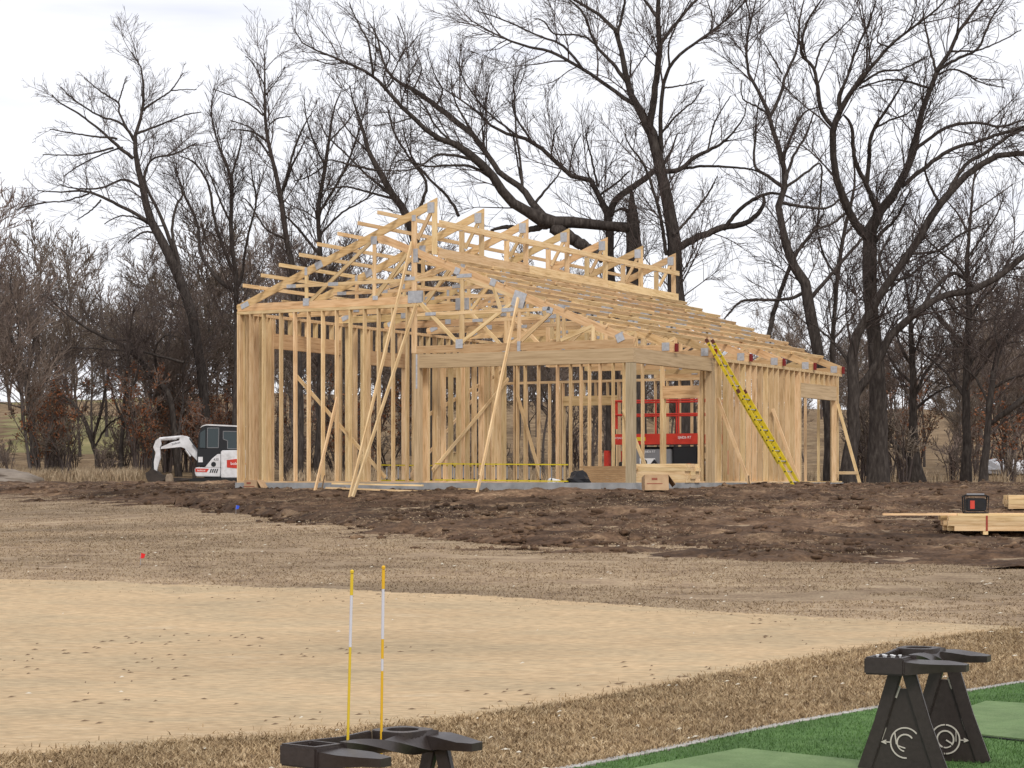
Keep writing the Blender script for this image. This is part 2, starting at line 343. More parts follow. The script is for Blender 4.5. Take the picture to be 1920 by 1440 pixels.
# churned mud round the slab
MBd = curve_xy([(-400, 926), (0, 932), (200, 938), (450, 960), (650, 996), (900, 1024), (1100, 1030), (1300, 1040), (1600, 1062), (1920, 1082), (2300, 1100)])
BX, BY, BA = 2.836, 50.2, R(61.9)
def to_bld(x, y):
    dx, dy = x - BX, y - BY; c, s = math.cos(BA), math.sin(BA)
    return dx * s - dy * c, dx * c + dy * s       # (x_local to the right, y_local to the back)
RID = curve_xy([(330, 946), (450, 958), (600, 976), (800, 1003), (950, 1018), (1080, 1020), (1180, 1008)])
def mud_mask(x, y):
    yb = np.interp(x, MBd[:, 0], MBd[:, 1])
    m = (y - yb) / 2.9 + fbm(x * 0.22, y * 0.7, 4, 31) * 2.6 + fbm(x * 0.6, y * 3.0, 4, 35) * 2.2
    ry = np.interp(x, RID[:, 0], RID[:, 1]) + fbm(x * 0.8, x * 0.1, 3, 141) * 0.6
    m = np.maximum(m, np.where((x > RID[0, 0]) & (x < RID[-1, 0]), 0.95 - np.abs(y - ry) / 0.55, -1))
    top = np.where(x > 9, 68 + (x - 9) * 0.15, 74.0)
    m = np.minimum(m, (top - y) / 2.0 + fbm(x * 0.4, y * 0.4, 3, 37) * 2)
    return m
def mud_z(x, y):
    m = mud_mask(x, y); g0 = ground_z(x, y)
    k = np.clip(m, 0, 1)
    rough = fbm(x * 0.45, y * 1.1, 4, 41) * 0.20 + np.abs(fbm(x * 0.8, y * 2.6, 4, 47)) * 0.16 + fbm(x * 3.6, y * 6.5, 3, 53) * 0.15
    ruts = np.sin((y + 0.10 * x) * 3.6 + fbm(x * 0.2, y * 0.2, 2, 61) * 9) * 0.025
    lx, ly = to_bld(x, y)
    near = np.clip((np.maximum(np.maximum(lx, -ly), -(lx + 11.3)) ) / 1.2, 0.12, 1) ; inside = (lx < 0.25) & (lx > -11.6) & (ly > -0.25) & (ly < 14.9)
    ry = np.interp(x, RID[:, 0], RID[:, 1]) + fbm(x * 0.8, x * 0.1, 3, 141) * 0.6
    rdg = np.where((x > RID[0, 0]) & (x < RID[-1, 0]), np.clip(1 - np.abs(y - ry) / 0.42, 0, 1), 0) * (0.10 + 0.25 * fbm(x * 2.2, y * 2.2, 3, 151))
    h = g0 + rdg + np.clip(m, -1, 0.6) * 0.05 + k * (rough + ruts) * near * 1.2
    return np.where(inside, np.minimum(h, EYE - 0.16), h)
md = sheet("muddy_ground", np.arange(-17, 16, 0.08), np.concatenate([np.arange(34, 58, 0.07), np.arange(58, 78, 0.16)]), mud_z, [mud_m], keep=lambda x, y: mud_mask(x, y) > -0.25)
tag(md, kind="structure")

# artificial turf, its concrete edging and two hitting mats
EC = curve_xy([(900, 1480), (1060, 1446), (1150, 1429), (1250, 1409), (1370, 1382), (1500, 1356), (1640, 1331), (1730, 1315), (1830, 1296), (1920, 1281), (2050, 1262), (2300, 1235)])
def turf_keep(x, y): return (y < np.interp(x, EC[:, 0], EC[:, 1]) - 0.02) & (x > EC[0, 0])
tf = sheet("artificial_turf", np.arange(-0.3, 8.0, 0.08), np.arange(9.0, 24, 0.08), lambda x, y: ground_z(x, y) + 0.012, [turf_m], keep=turf_keep)
tag(tf, kind="structure")
mb = MB(); ecs = [(float(x), float(y)) for x, y in EC]
fine = []
for i in range(len(ecs) - 1):
    for k in range(8):
        t = k / 8; fine.append((ecs[i][0] * (1 - t) + ecs[i + 1][0] * t, ecs[i][1] * (1 - t) + ecs[i + 1][1] * t))
V, Fc = [], []
for i, (x, y) in enumerate(fine):
    a = fine[max(i - 1, 0)]; b_ = fine[min(i + 1, len(fine) - 1)]
    n = Vector((-(b_[1] - a[1]), b_[0] - a[0], 0)).normalized(); z = gz(x, y)
    for o_, h in ((0.0, -0.05), (0.0, 0.014), (0.10, 0.014), (0.10, -0.05)): V.append((x + n.x * o_, y + n.y * o_, z + h))
for i in range(len(fine) - 1):
    for k in range(4): Fc.append((i * 4 + k, i * 4 + (k + 1) % 4, (i + 1) * 4 + (k + 1) % 4, (i + 1) * 4 + k))
tag(mb.add(V, Fc).build("edging_kerb", edge_m), kind="structure")
def hitting_mat(pix, label):
    P = [on_ground(*p) for p in pix]
    c = sum(P, Vector()) / 4; mb = MB()
    n = len(P); top = [(p.x - c.x, p.y - c.y, 0.034) for p in P]; bot = [(p.x - c.x, p.y - c.y, 0.006) for p in P]
    mb.add(bot + top, [tuple(range(n)), tuple(range(2 * n - 1, n - 1, -1))] + [(i, (i + 1) % n, (i + 1) % n + n, i + n) for i in range(n)])
    o = mb.build("hitting_mat", mat_m, loc=(c.x, c.y, gz(c.x, c.y)))
    b2 = [(p.x - c.x) * 1.018 for p in P]; b3 = [(p.y - c.y) * 1.018 for p in P]
    MB().add([(a, b, 0.004) for a, b in zip(b2, b3)] + [(a, b, 0.024) for a, b in zip(b2, b3)], [tuple(range(n)), tuple(range(2 * n - 1, n - 1, -1))] + [(i, (i + 1) % n, (i + 1) % n + n, i + n) for i in range(n)]).build("shadow_gap_rim", rubber, o)  # black rim put in as the dark shadow gap round the mat
    tag(o, label, "mat", "hitting mats on the turf")
hitting_mat([(1080, 1470), (1390, 1411), (1720, 1446), (1450, 1520)], "pale green hitting mat cut off by the bottom edge of the picture")
hitting_mat([(1700, 1370), (1850, 1321), (2120, 1338), (2010, 1404)], "pale green hitting mat behind the right bag stand")

# blades
rng = np.random.default_rng(7)
def blades(name, P, h, w, lean, m):
    n = len(P); a = rng.uniform(0, 2 * np.pi, n); b = rng.uniform(0, 2 * np.pi, n)
    hh = h * rng.uniform(0.45, 1.3, n); ln = lean * rng.uniform(0.1, 1.0, n)
    d = np.stack([np.cos(a), np.sin(a), np.zeros(n)], -1) * (w * rng.uniform(0.6, 1.3, n))[:, None] / 2
    le = np.stack([np.cos(b) * ln, np.sin(b) * ln, hh], -1)
    mid = P + le * np.array([0.35, 0.35, 0.62]); tip = P + le
    V = np.stack([P - d, P + d, mid + d * 0.7, mid - d * 0.7, tip], 1).reshape(-1, 3)
    k = np.arange(n)[:, None] * 5
    T = np.concatenate([k + np.array([0, 1, 2]), k + np.array([0, 2, 3]), k + np.array([3, 2, 4])])
    o = link(name, np_mesh(name, V, T), m)
    return o
def scatter(n, x0, x1, y0, y1, keep, power=0.0):
    x = rng.uniform(x0, x1, n); u_ = rng.uniform(0, 1, n)
    y = y0 * (y1 / y0) ** u_ if power else rng.uniform(y0, y1, n)
    f = (np.abs(x) < y * 0.27 + 0.8) & keep(x, y); x, y = x[f], y[f]
    return np.stack([x, y, ground_z(x, y)], -1)
def near_rough(x, y):
    return (y < np.interp(x, GB[:, 0], GB[:, 1]) + fbm(x * 1.3, y * 1.3, 3, 21) * 0.25 + 0.05 + rng.exponential(0.16, len(x)) * (rng.uniform(0, 1, len(x)) < 0.5)) & ((y > np.interp(x, EC[:, 0], EC[:, 1]) + 0.10) | (x < EC[0, 0]))
P = scatter(560000, -4, 8, 9.5, 31, near_rough, 1)
tag(blades("rough_grass", P, 0.042, 0.011, 0.075, straw_m), "short dormant tan grass in the strip in front of the putting green", "grass", kind="stuff")
def bank(x, y): return (y > np.interp(x, GT[:, 0], GT[:, 1]) + 0.1 - rng.exponential(0.45, len(x)) * (rng.uniform(0, 1, len(x)) < 0.4)) & (mud_mask(x, y) < 0.35 + 0.4 * rng.uniform(-1, 1, len(x))) & (fbm(x * 0.7, y * 1.5, 4, 133) > -0.16) 
P = scatter(360000, -14, 14, 26, 62, bank, 1)
tag(blades("bank_grass", P, 0.024, 0.014, 0.075, bankblade_m), "dormant tan grass on the bank below the churned mud", "grass", kind="stuff")
P = scatter(130000, -0.3, 8, 13, 22, turf_keep, 1); P[:, 2] += 0.010
tag(blades("turf_fibre", P, 0.022, 0.006, 0.020, turfblade_m), "short bright green fibres of the artificial turf", "turf", kind="stuff")

# soil clods thrown up over the mud, and marks on the green
def clods(name, P, s, m):
    ico = bmesh.new(); bmesh.ops.create_icosphere(ico, subdivisions=1, radius=1.0)
    bv = np.array([v.co[:] for v in ico.verts]); bf = np.array([[v.index for v in f.verts] for f in ico.faces]); ico.free()
    n = len(P); jit = rng.uniform(0.6, 1.35, (n, len(bv), 1)); sc = s * rng.uniform(0.35, 1.3, (n, 1, 1)) ** 1.4 * np.stack([rng.uniform(0.7, 1.5, n), rng.uniform(0.7, 1.5, n), rng.uniform(0.4, 0.8, n)], -1)[:, None, :]
    V = (bv[None] * jit * sc + P[:, None, :]).reshape(-1, 3)
    T = (bf[None] + (np.arange(n) * len(bv))[:, None, None]).reshape(-1, 3)
    return link(name, np_mesh(name, V, T), m)
def mudk(x, y):
    lx, ly = to_bld(x, y)
    return (mud_mask(x, y) > 0.1) & (vnoise(x * 0.9, y * 1.4, 77) > 0.42) & ~((lx < 0.2) & (lx > -11.5) & (ly > -0.2))
edgeP = scatter(26000, -16, 15, 35, 62, lambda x, y: (np.abs(mud_mask(x, y) - 0.15) < 0.28) & (x > -9), 1); edgeP[:, 2] = mud_z(edgeP[:, 0], edgeP[:, 1]) + 0.01
P = scatter(13000, -16, 15, 35, 66, mudk, 1); P[:, 2] = mud_z(P[:, 0], P[:, 1]); ridge = edgeP[np.abs(edgeP[:, 1] - np.interp(edgeP[:, 0], RID[:, 0], RID[:, 1])) < 0.7]; P = np.concatenate([P, edgeP[::4], ridge])
tag(clods("soil_clods", P, 0.072, mud_m), "dark clods of churned soil scattered over the mud", "soil", kind="stuff")
strawpatch = scatter(260000, -16, 15, 36, 64, lambda x, y: (mud_mask(x, y) > 0.2) & (fbm(x * 0.4, y * 1.9, 5, 83) > 0.03) & ~((to_bld(x, y)[0] < 0.3) & (to_bld(x, y)[0] > -11.6) & (to_bld(x, y)[1] > -0.3)), 1)
strawpatch[:, 2] = mud_z(strawpatch[:, 0], strawpatch[:, 1])
tag(blades("trampled_grass", strawpatch, 0.020, 0.018, 0.12, bankblade_m), "trampled tan grass left in streaks across the mud", "grass", kind="stuff")
P = scatter(1500, -8, 8, 14, 33, lambda x, y: in_green(x, y, 0.2) & (fbm(x * 0.5, y * 0.5, 3, 97) > 0.02), 1); P[:, 2] += 0.012
def flakes(name, P, L, w, m):
    n = len(P); a = rng.normal(0, 0.5, n); l_ = L * rng.uniform(0.3, 1.5, n) / 2; w_ = w * rng.uniform(0.5, 1.4, n) / 2
    c, s = np.cos(a), np.sin(a)
    ex = np.stack([c * l_, s * l_, rng.uniform(0, 0.01, n)], -1); ey = np.stack([-s * w_, c * w_, np.zeros(n)], -1); up = np.array([0, 0, 0.012])
    V = np.stack([P - ex, P - ey, P + ex, P + ey, P + up], 1).reshape(-1, 3); k = np.arange(n)[:, None] * 5
    T = np.concatenate([k + np.array(t) for t in ([0, 1, 4], [1, 2, 4], [2, 3, 4], [3, 0, 4])])
    return link(name, np_mesh(name, V, T), m)
tag(flakes("dead_leaf_bits", P, 0.075, 0.016, mat("dead leaf brown", (0.17, 0.115, 0.07), 0.95)), "small brown leaf scraps lying on the tan putting green", "leaves", kind="stuff")
P = scatter(600, -8, 8, 12, 45, lambda x, y: (mud_mask(x, y) < 0.3) & ~turf_keep(x, y) & (~in_green(x, y) | (rng.uniform(0, 1, len(x)) < 0.12)), 1); P[:, 2] += 0.03
tag(flakes("pale_straw_bits", P, 0.055, 0.014, mat("pale straw", (0.6, 0.55, 0.45), 0.9)), "pale scraps of straw lying over the dormant grass", "straw", kind="stuff")
# ------------------------------------------------------------------ the timber frame
SLAB = EYE - 0.04
U, V_ = 11.3, 14.63
bld = empty("timber_frame_building", (BX, BY, SLAB), BA - R(90),
            "large unfinished building of bare yellow lumber studs and open roof trusses on a concrete slab", "building")
rr = random.Random(5)
T38 = 0.038
mb = MB(); mb.prism([(-U - 0.03, -0.45), (0.03, -0.45), (0.03, 0), (-U - 0.03, 0)], -0.03, V_ + 0.03)
slab = mb.build("slab", concrete, bld)
# forming joints in the slab edge
for x in (-1.55, -4.7, -8.2):
    pass
def wall(p0, p1, h, depth, ts, cut=(), tall=None, hm=None, m=lumber, low=0.0):
    """stud wall from p0 to p1 (local xy); ts = stud offsets; cut = openings (a, b, sill, head, header_top)"""
    p0 = Vector((*p0, 0)); p1 = Vector((*p1, 0)); d = (p1 - p0); L = d.length; d /= L
    n = Vector((-d.y, d.x, 0))
    mb = MB()
    def seg(a, b, z0, z1): mb.bar(p0 + d * a + Vector((0, 0, (z0 + z1) / 2)), p0 + d * b + Vector((0, 0, (z0 + z1) / 2)), depth, z1 - z0)
    holes = sorted([c for c in cut if c[2] <= 0.05])
    a = 0.0
    runs = []
    for c in holes: runs.append((a, c[0])); a = c[1]
    runs.append((a, L))
    seg(0, L, h - 0.0785, h)
    w = mb.build("wall_frame", m, bld)
    for a, b in runs:
        if b - a > 0.05: beam("bottom_plate", p0 + d * a + Vector((0, 0, 0.019)), p0 + d * b + Vector((0, 0, 0.019)), depth, 0.038, m, w)
    def stud(t, z0, z1, name="stud", mm=None):
        j = rr.uniform(-0.006, 0.006)
        beam(name, p0 + d * (t + j) + Vector((0, 0, z0)), p0 + d * (t + rr.uniform(-0.006, 0.006)) + Vector((0, 0, z1)), T38, depth - 0.004, mm or m, w, up=n)
    for t in ts:
        c = next((c for c in cut if c[0] - 0.001 < t < c[1] + 0.001), None)
        if c is None: stud(t, 0.038, h - 0.0785)
        else:
            if c[2] > 0.1: stud(t, 0.038, c[2], "cripple_stud")
            if h - 0.0785 - c[4] > 0.06: stud(t, c[4], h - 0.0785, "cripple_stud")
    for a, b, sill, head, top in cut:
        beam("header", p0 + d * (a - 0.04) + Vector((0, 0, (head + top) / 2)), p0 + d * (b + 0.04) + Vector((0, 0, (head + top) / 2)), depth * 0.92, top - head, hm or lumber_y, w)
        for t in (a - 0.022, b + 0.022):
            stud(t, 0.038, head - 0.002, "jack_stud"); 
        for t in (a - 0.064, b + 0.064): stud(t, 0.038, h - 0.0785, "king_stud")
        if sill > 0.1:
            beam("window_sill", p0 + d * a + Vector((0, 0, sill + 0.02)), p0 + d * b + Vector((0, 0, sill + 0.02)), depth, T38, m, w)
    return w
def rng_t(a, b, s=0.406): 
    out = []; t = a
    while t < b: out.append(t); t += s
    return out
HL, HR = 4.43, 3.19
# front-left wall (faces the green), from the left corner to the porch post
ts = [0.02, 0.07, 0.40, 0.80] + [U - s for s in (9.97, 9.53, 9.12, 8.69, 8.27, 7.87, 7.44, 7.03, 6.61, 6.2)]
wf = wall((-U, 0.075), (-5.84, 0.075), HL, 0.14, ts)
# left wall running to the back, seen through the front studs
wall((-U + 0.075, 0.15), (-U + 0.075, V_ - 0.15), HL, 0.14, [0.02, 0.25, 0.40, 0.62, 0.80, 1.02, 1.2] + rng_t(1.4, 14.3),
     cut=[(1.36, 4.6, 0.0, 3.55, 3.95), (6.2, 8.1, 0.0, 3.35, 3.75), (10.3, 11.5, 0.9, 3.2, 3.5)])
# back wall
wall((-U, V_ - 0.075), (0, V_ - 0.075), HR, 0.14, rng_t(0.03, U), cut=[(2.2, 4.0, 0.0, 2.4, 2.7), (8.6, 9.6, 0.9, 2.4, 2.7)])
# right wall behind the porch, with the wide opening by the far corner
wall((-0.075, 4.98), (-0.075, V_ - 0.15), HR, 0.14, [0.02, 0.1] + rng_t(0.42, 9.5), cut=[(6.25, 9.12, 0.0, 2.39, 2.80)], hm=lvl)
# porch: side wall and back wall
wall((-5.83, 0.30), (-5.83, 4.80), HR, 0.14, [0.03, 0.10, 0.5, 0.56, 0.62, 0.92] + rng_t(1.3, 4.5) + [1.9, 3.1, 3.16, 3.22])
wall((-5.75, 4.88), (-0.15, 4.88), HR, 0.14, [0.02, 0.1, 0.33, 0.73, 1.29, 1.68, 1.99, 2.23, 2.54, 2.92, 3.23, 3.76, 4.3, 5.45, 5.6], cut=[(4.40, 5.33, 0.0, 2.16, 2.48)])

# posts and porch beams
def post(x, y, z1, w=0.19, m=treated): beam("post", (x, y, 0.0), (x, y, z1), w, w, m, bld, up=(0, 1, 0))
post(-0.10, 0.10, 2.82); post(-0.10, 4.88, 2.84, 0.185, lvl); post(-5.90, 0.10, 3.18, 0.16, lvl)
beam("porch_beam", (-5.82, 0.085, 3.00), (0.0, 0.085, 3.00), 0.14, 0.34, lvl, bld)
beam("porch_beam", (-0.085, 0.158, 3.00), (-0.085, 4.97, 3.00), 0.14, 0.34, lvl, bld)
mb = MB()
for k in range(7): mb.lathe([(0.008, 0), (0.008, 0.012)], (-5.90, 0.006, 2.35 + k * 0.11), 6, 'y')
mb.box((-5.90, 0.0175, 2.75), (0.045, 0.003, 0.85)); mb.build("steel_strap", galv, bld)

# ---- roof trusses: one of each member, then copied along the building
def slopeL(s): return 4.60 + (U - s) * 0.405          # top edge of the left top chord
def slopeR(s): return 3.40 + s * 0.404                # top edge of the right top chord
TT = 0.045
def truss_members():
    M = []   # (name, s0, z0, s1, z1, depth, y offset)
    M.append(("top_chord", 5.33, slopeL(5.33) - 0.10, U + 0.02, slopeL(U) - 0.10, 0.19, 0))
    M.append(("top_chord", -0.02, slopeR(0) - 0.10, 7.05, slopeR(7.05) - 0.10, 0.19, 0.002))
    M.append(("bottom_chord", 5.98, 4.53, U, 4.53, 0.19, 0.001))
    M.append(("bottom_chord", 0.0, 3.285, 5.98, 3.285, 0.185, 0.001))
    M.append(("collar_tie", 4.39, 5.02, 9.90, 5.02, 0.085, -0.004))
    M.append(("collar_tie", 2.20, 4.16, 5.90, 4.16, 0.085, -0.004))
    M.append(("web", 5.40, 5.62, 5.40, 6.90, 0.135, -0.002))
    M.append(("web", 5.98, 3.21, 5.98, 6.62, 0.14, -0.003))
    for a in ((7.14, 4.62, 7.14, 6.14), (7.14, 6.10, 9.05, 4.62), (9.17, 4.62, 9.17, 5.40), (6.2, 5.66, 7.08, 4.64), (5.46, 6.74, 5.88, 6.02),
              (5.92, 4.55, 4.72, 3.40), (4.66, 3.42, 3.16, 4.40), (4.62, 3.40, 4.62, 5.12), (3.04, 3.38, 3.04, 4.50), (2.15, 4.10, 2.98, 3.42),
              (1.99, 3.37, 1.99, 4.04), (1.92, 3.40, 1.05, 3.72), (1.05, 3.36, 1.05, 3.70), (2.98, 4.42, 4.55, 5.0), (3.55, 4.18, 3.75, 4.75)):
        M.append(("web",) + a + (0.088, -0.0015 * (len(M) % 3)))
    return M
PLATES = [(5.95, 4.60, 0.40, 0.30, 0), (3.04, 4.42, 0.34, 0.38, 20), (4.69, 3.40, 0.20, 0.22, 0), (0.35, 3.42, 0.20, 0.20, -22), (5.49, 6.78, 0.20, 0.26, 0),
          (7.14, 6.06, 0.18, 0.20, 0), (8.78, 5.52, 0.22, 0.18, 22), (9.17, 5.38, 0.08, 0.20, 0), (9.17, 4.60, 0.18, 0.19, 0), (11.06, 4.59, 0.25, 0.13, 22),
          (7.10, 4.62, 0.15, 0.10, 0), (5.98, 6.55, 0.11, 0.15, 0), (5.93, 5.62, 0.13, 0.34, 0), (9.62, 5.02, 0.28, 0.09, 0), (8.35, 5.02, 0.30, 0.09, 0), (6.1, 5.06, 0.30, 0.09, 0),
          (3.04, 3.29, 0.09, 0.24, 0), (4.55, 5.06, 0.42, 0.09, 0), (4.75, 5.18, 0.16, 0.17, 22), (3.75, 4.86, 0.16, 0.17, 22), (5.5, 4.16, 0.30, 0.08, 0), (3.3, 4.18, 0.42, 0.09, 0), (2.3, 4.17, 0.2, 0.09, 0), (2.2, 4.13, 0.16, 0.14, 22)]
truss0 = None
for i in range(7):
    y = (0.02, *(2.44 * k for k in range(1, 6)), V_ - 0.03)[i] + (0.075 if i == 0 else 0)
    y = 0.05 if i == 0 else y
    if truss0 is None:
        ms = truss_members(); n0, s0, z0, s1, z1, dp, yo = ms[0]
        mb = MB(); 
        # the long left top chord is the truss's own mesh, plumb cut at the peak
        k = 0.19
        mb.prism([(-5.33, slopeL(5.33)), (-(U + 0.02), slopeL(U + 0.02)), (-(U + 0.02), slopeL(U + 0.02) - 0.10), (-(U - 0.22), slopeL(U - 0.22) - 0.205), (-5.33, slopeL(5.33) - 0.205)], -TT / 2, TT / 2)
        truss0 = mb.build("roof_truss", lumber_y, bld)
        kids = []
        for n_, a, za, b, zb, dp, yo in ms[1:]:
            kids.append(beam(n_, (-a, yo, za), (-b, yo, zb), TT, dp, lumber_y if "chord" in n_ else lumber, truss0, up=(0, 0, 1) if abs(a - b) > 0.05 else (1, 0, 0)))
        for (s, z, w, h, an) in PLATES:
            for side in (-1, 1):
                mb = MB().box((0, 0, 0), (w, 0.004, h)); key = ("pl", w, h)
                me = _beam_cache.get(key)
                if me is None:
                    me = bpy.data.meshes.new("gusset_plate"); me.from_pydata(mb.v, [], mb.f); me.materials.append(galv); _beam_cache[key] = me
                if side == 1 and i > 0: continue
                o = link("gusset_plate", me, None, truss0); o.location = (-s, side * (TT / 2 + 0.0105), z); o.rotation_euler = (0, R(-an if s > 5.4 else an), 0); kids.append(o)
        mb = MB().box((0.040, 0, 3.30), (0.05, 0.13, 0.20)); kids.append(mb.build("chord_end", redend, truss0))
        truss0.location = (0, y, 0); first_kids = list(kids)
    else:
        t = truss0.copy(); COL.objects.link(t); t.location = (0, y, 0)
        for c in first_kids:
            if c.name.startswith("gusset_plate") and c.location.y > 0: continue
            k_ = c.copy(); COL.objects.link(k_); k_.parent = t
            if c.name.startswith("gusset_plate") and abs(c.location.x + 0.35) < 0.01: k_.rotation_euler = (0, 0, 0); k_.location.z = 3.33; k_.location.x = -0.24
# no red mark on the front truss
for c in list(truss0.children):
    if c.name.startswith("chord_end"): bpy.data.objects.remove(c)
# purlins
for k in range(8):
    s = 6.45 + k * 0.571; z = slopeL(s) + 0.052
    o = beam("purlin", (-s, -0.95 + rr.uniform(-0.04, 0.04), z), (-s, V_ + 0.4, z), T38, 0.092, lumber, bld)
for k in range(10):
    s = 5.58 - k * 0.548; z = slopeR(s) + 0.047
    cuts = [rr.uniform(-0.03, 0.06)] + [2.44 * j for j in ((1, 3, 5) if k % 2 else (2, 4))] + [V_ + 0.08]
    for j in range(len(cuts) - 1):
        ds = 0.020 * (1 if j % 2 else -1)
        beam("purlin", (-s + ds, cuts[j] - 0.10 * (j > 0), z), (-s + ds, cuts[j + 1] + 0.10 * (j < len(cuts) - 2), z), T38, 0.074, lumber, bld, up=(0.37, 0, 0.93))
# clerestory girts and the wide ledger under them
beam("girt", (-5.29, 0.10, 6.40), (-5.29, V_ + 0.12, 6.40), T38, 0.14, lumber, bld)
for a, b in ((0.08, 4.87), (4.88, 9.75), (9.76, V_ + 0.1)):
    beam("ledger_board", (-5.31, a, 5.66), (-5.31, b, 5.66), T38, 0.235, lumber, bld)
beam("girt", (-5.36, 0.10, 5.90), (-5.36, V_, 5.90), T38, 0.09, lumber_y, bld) if False else None
# bracing boards: let-in braces inside, raking braces outside
def brace(p0, p1, w=0.036, h=0.088, up=(0, 1, 0)): beam("raking_brace", p0, p1, w, h, lumber, bld, up=up)
beam("wall_brace", (-9.56, 0.17, 2.73), (-6.89, 0.17, 0.12), 0.03, 0.09, lumber, bld)
beam("wall_brace", (-5.93, 0.35, 1.60), (-5.93, 4.7, 3.0), 0.03, 0.09, lumber, bld, up=(0, 0, 1))
beam("wall_brace", (-5.73, 0.5, 0.30), (-5.73, 4.5, 2.75), 0.03, 0.09, lumber, bld)
beam("wall_brace", (-4.9, 4.79, 0.1), (-5.6, 4.79, 2.3), 0.03, 0.09, lumber, bld)
beam("wall_brace", (-2.5, 4.79, 1.9), (-1.75, 4.79, 0.15), 0.03, 0.09, lumber, bld)
beam("wall_brace", (-U + 0.17, 8.4, 0.15), (-U + 0.17, 12.8, 2.9), 0.03, 0.09, lumber, bld)
brace((-6.02, -0.01, 5.95), (-6.10, -2.75, -0.36)); brace((-5.90, -0.01, 4.40), (-5.86, -3.05, -0.44))
brace((-3.04, -0.01, 4.45), (-3.09, -2.05, -0.44)); brace((-8.20, -0.02, 2.15), (-8.23, -1.0, -0.22))
brace((0.01, 5.10, 2.15), (1.0, 5.0, -0.22), up=(0, 0, 1)); brace((0.01, 8.96, 2.0), (0.85, 9.0, -0.25), up=(0, 0, 1)); brace((0.01, 14.2, 2.30), (0.70, 14.3, -0.2), up=(0, 0, 1))
brace((-0.05, 14.15, 0.28), (0.62, 14.2, 0.28), up=(0, 0, 1))
def stake(x, y, dx, dy): 
    beam("ground_stake", (x, y, -0.55), (x + dx, y + dy, 0.18), 0.025, 0.03, MATS["dead leaf brown"], bld)
stake(-5.92, -3.0, 0.02, 0.35); stake(-3.05, -1.95, -0.05, 0.1); stake(-8.12, -1.0, 0.02, 0.25); stake(0.93, 5.05, 0.03, -0.2); stake(0.75, 14.2, 0.12, 0)
# braces running along the roof on top of the bottom chords and rafters
for s, z in ((4.1, 3.42), (2.2, 3.42), (8.2, 4.66), (9.9, 4.66)):
    beam("lateral_brace", (-s, 0.05, z), (-s, V_, z), 0.088, T38, lumber, bld)
for a, b in ((0.06, 4.9), (5.0, 9.7), (9.9, 14.5)):
    beam("lateral_brace", (-7.08, a, 4.8), (-7.08, b, 6.0), T38, 0.088, lumber, bld)
# ------------------------------------------------------------------ trees
tr = np.random.default_rng(19)
def tubes(P, Rr, sides):
    """P (N,K,3) polylines, Rr (N,K) radii -> verts, quads"""
    N, K = P.shape[:2]
    T = np.empty_like(P); T[:, 1:-1] = P[:, 2:] - P[:, :-2]; T[:, 0] = P[:, 1] - P[:, 0]; T[:, -1] = P[:, -1] - P[:, -2]
    T /= np.linalg.norm(T, axis=2, keepdims=True) + 1e-9
    mean = P[:, -1] - P[:, 0]; ref = np.zeros_like(mean); ref[np.arange(N), np.argmin(np.abs(mean), 1)] = 1
    A = np.cross(T, ref[:, None, :]); A /= np.linalg.norm(A, axis=2, keepdims=True) + 1e-9; B = np.cross(T, A)
    an = np.arange(sides) * 2 * np.pi / sides
    V = P[:, :, None] + Rr[:, :, None, None] * (A[:, :, None] * np.cos(an)[:, None] + B[:, :, None] * np.sin(an)[:, None])
    i = np.arange(N * K * sides).reshape(N, K, sides); j = np.roll(i, -1, 2)
    Q = np.stack([i[:, :-1], j[:, :-1], j[:, 1:], i[:, 1:]], -1).reshape(-1, 4)
    return V.reshape(-1, 3), Q
def join(parts):
    Vs, Qs, n = [], [], 0
    for v, q in parts: Vs.append(v); Qs.append(q + n); n += len(v)
    return np.concatenate(Vs), np.concatenate(Qs)
def spawn(P, Rr, cnt, Lp, ang, K, up, fmin, rtip, curl=0.115, rmaxf=0.0085):
    """children of polylines: cnt (N,) how many, Lp (N,) child length"""
    idx = np.repeat(np.arange(len(P)), cnt); M = len(idx)
    if M == 0: return None
    Kp = P.shape[1]; f = fmin + (1 - fmin) * tr.uniform(0, 1, M) ** 0.8; q = f * (Kp - 1.001); i0 = q.astype(int); w = (q - i0)[:, None]
    a = P[idx, i0]; b = P[idx, i0 + 1]; pos = a * (1 - w) + b * w; t = b - a; t /= np.linalg.norm(t, axis=1, keepdims=True) + 1e-9
    r = Rr[idx, i0] * (1 - w[:, 0]) + Rr[idx, i0 + 1] * w[:, 0]
    rv = tr.normal(size=(M, 3)); rv -= (rv * t).sum(1, keepdims=True) * t; rv /= np.linalg.norm(rv, axis=1, keepdims=True)
    th = (ang * tr.uniform(0.6, 1.35, M))[:, None]
    d = np.cos(th) * t + np.sin(th) * rv; d[:, 2] += up; d /= np.linalg.norm(d, axis=1, keepdims=True)
    L = Lp[idx] * (1.15 - 0.6 * f) * tr.uniform(0.55, 1.3, M)
    out = np.empty((M, K, 3)); out[:, 0] = pos
    for k in range(1, K):
        d = d + tr.normal(size=(M, 3)) * curl; d[:, 2] += up * 0.22; d /= np.linalg.norm(d, axis=1, keepdims=True)
        out[:, k] = out[:, k - 1] + d * (L / (K - 1))[:, None]
    r0 = np.minimum(r * 0.72, L * rmaxf + 0.004); r0 = np.maximum(r0, rtip)
    Rc = r0[:, None] + (rtip - r0)[:, None] * np.linspace(0, 1, K)[None]
    return out, Rc, L
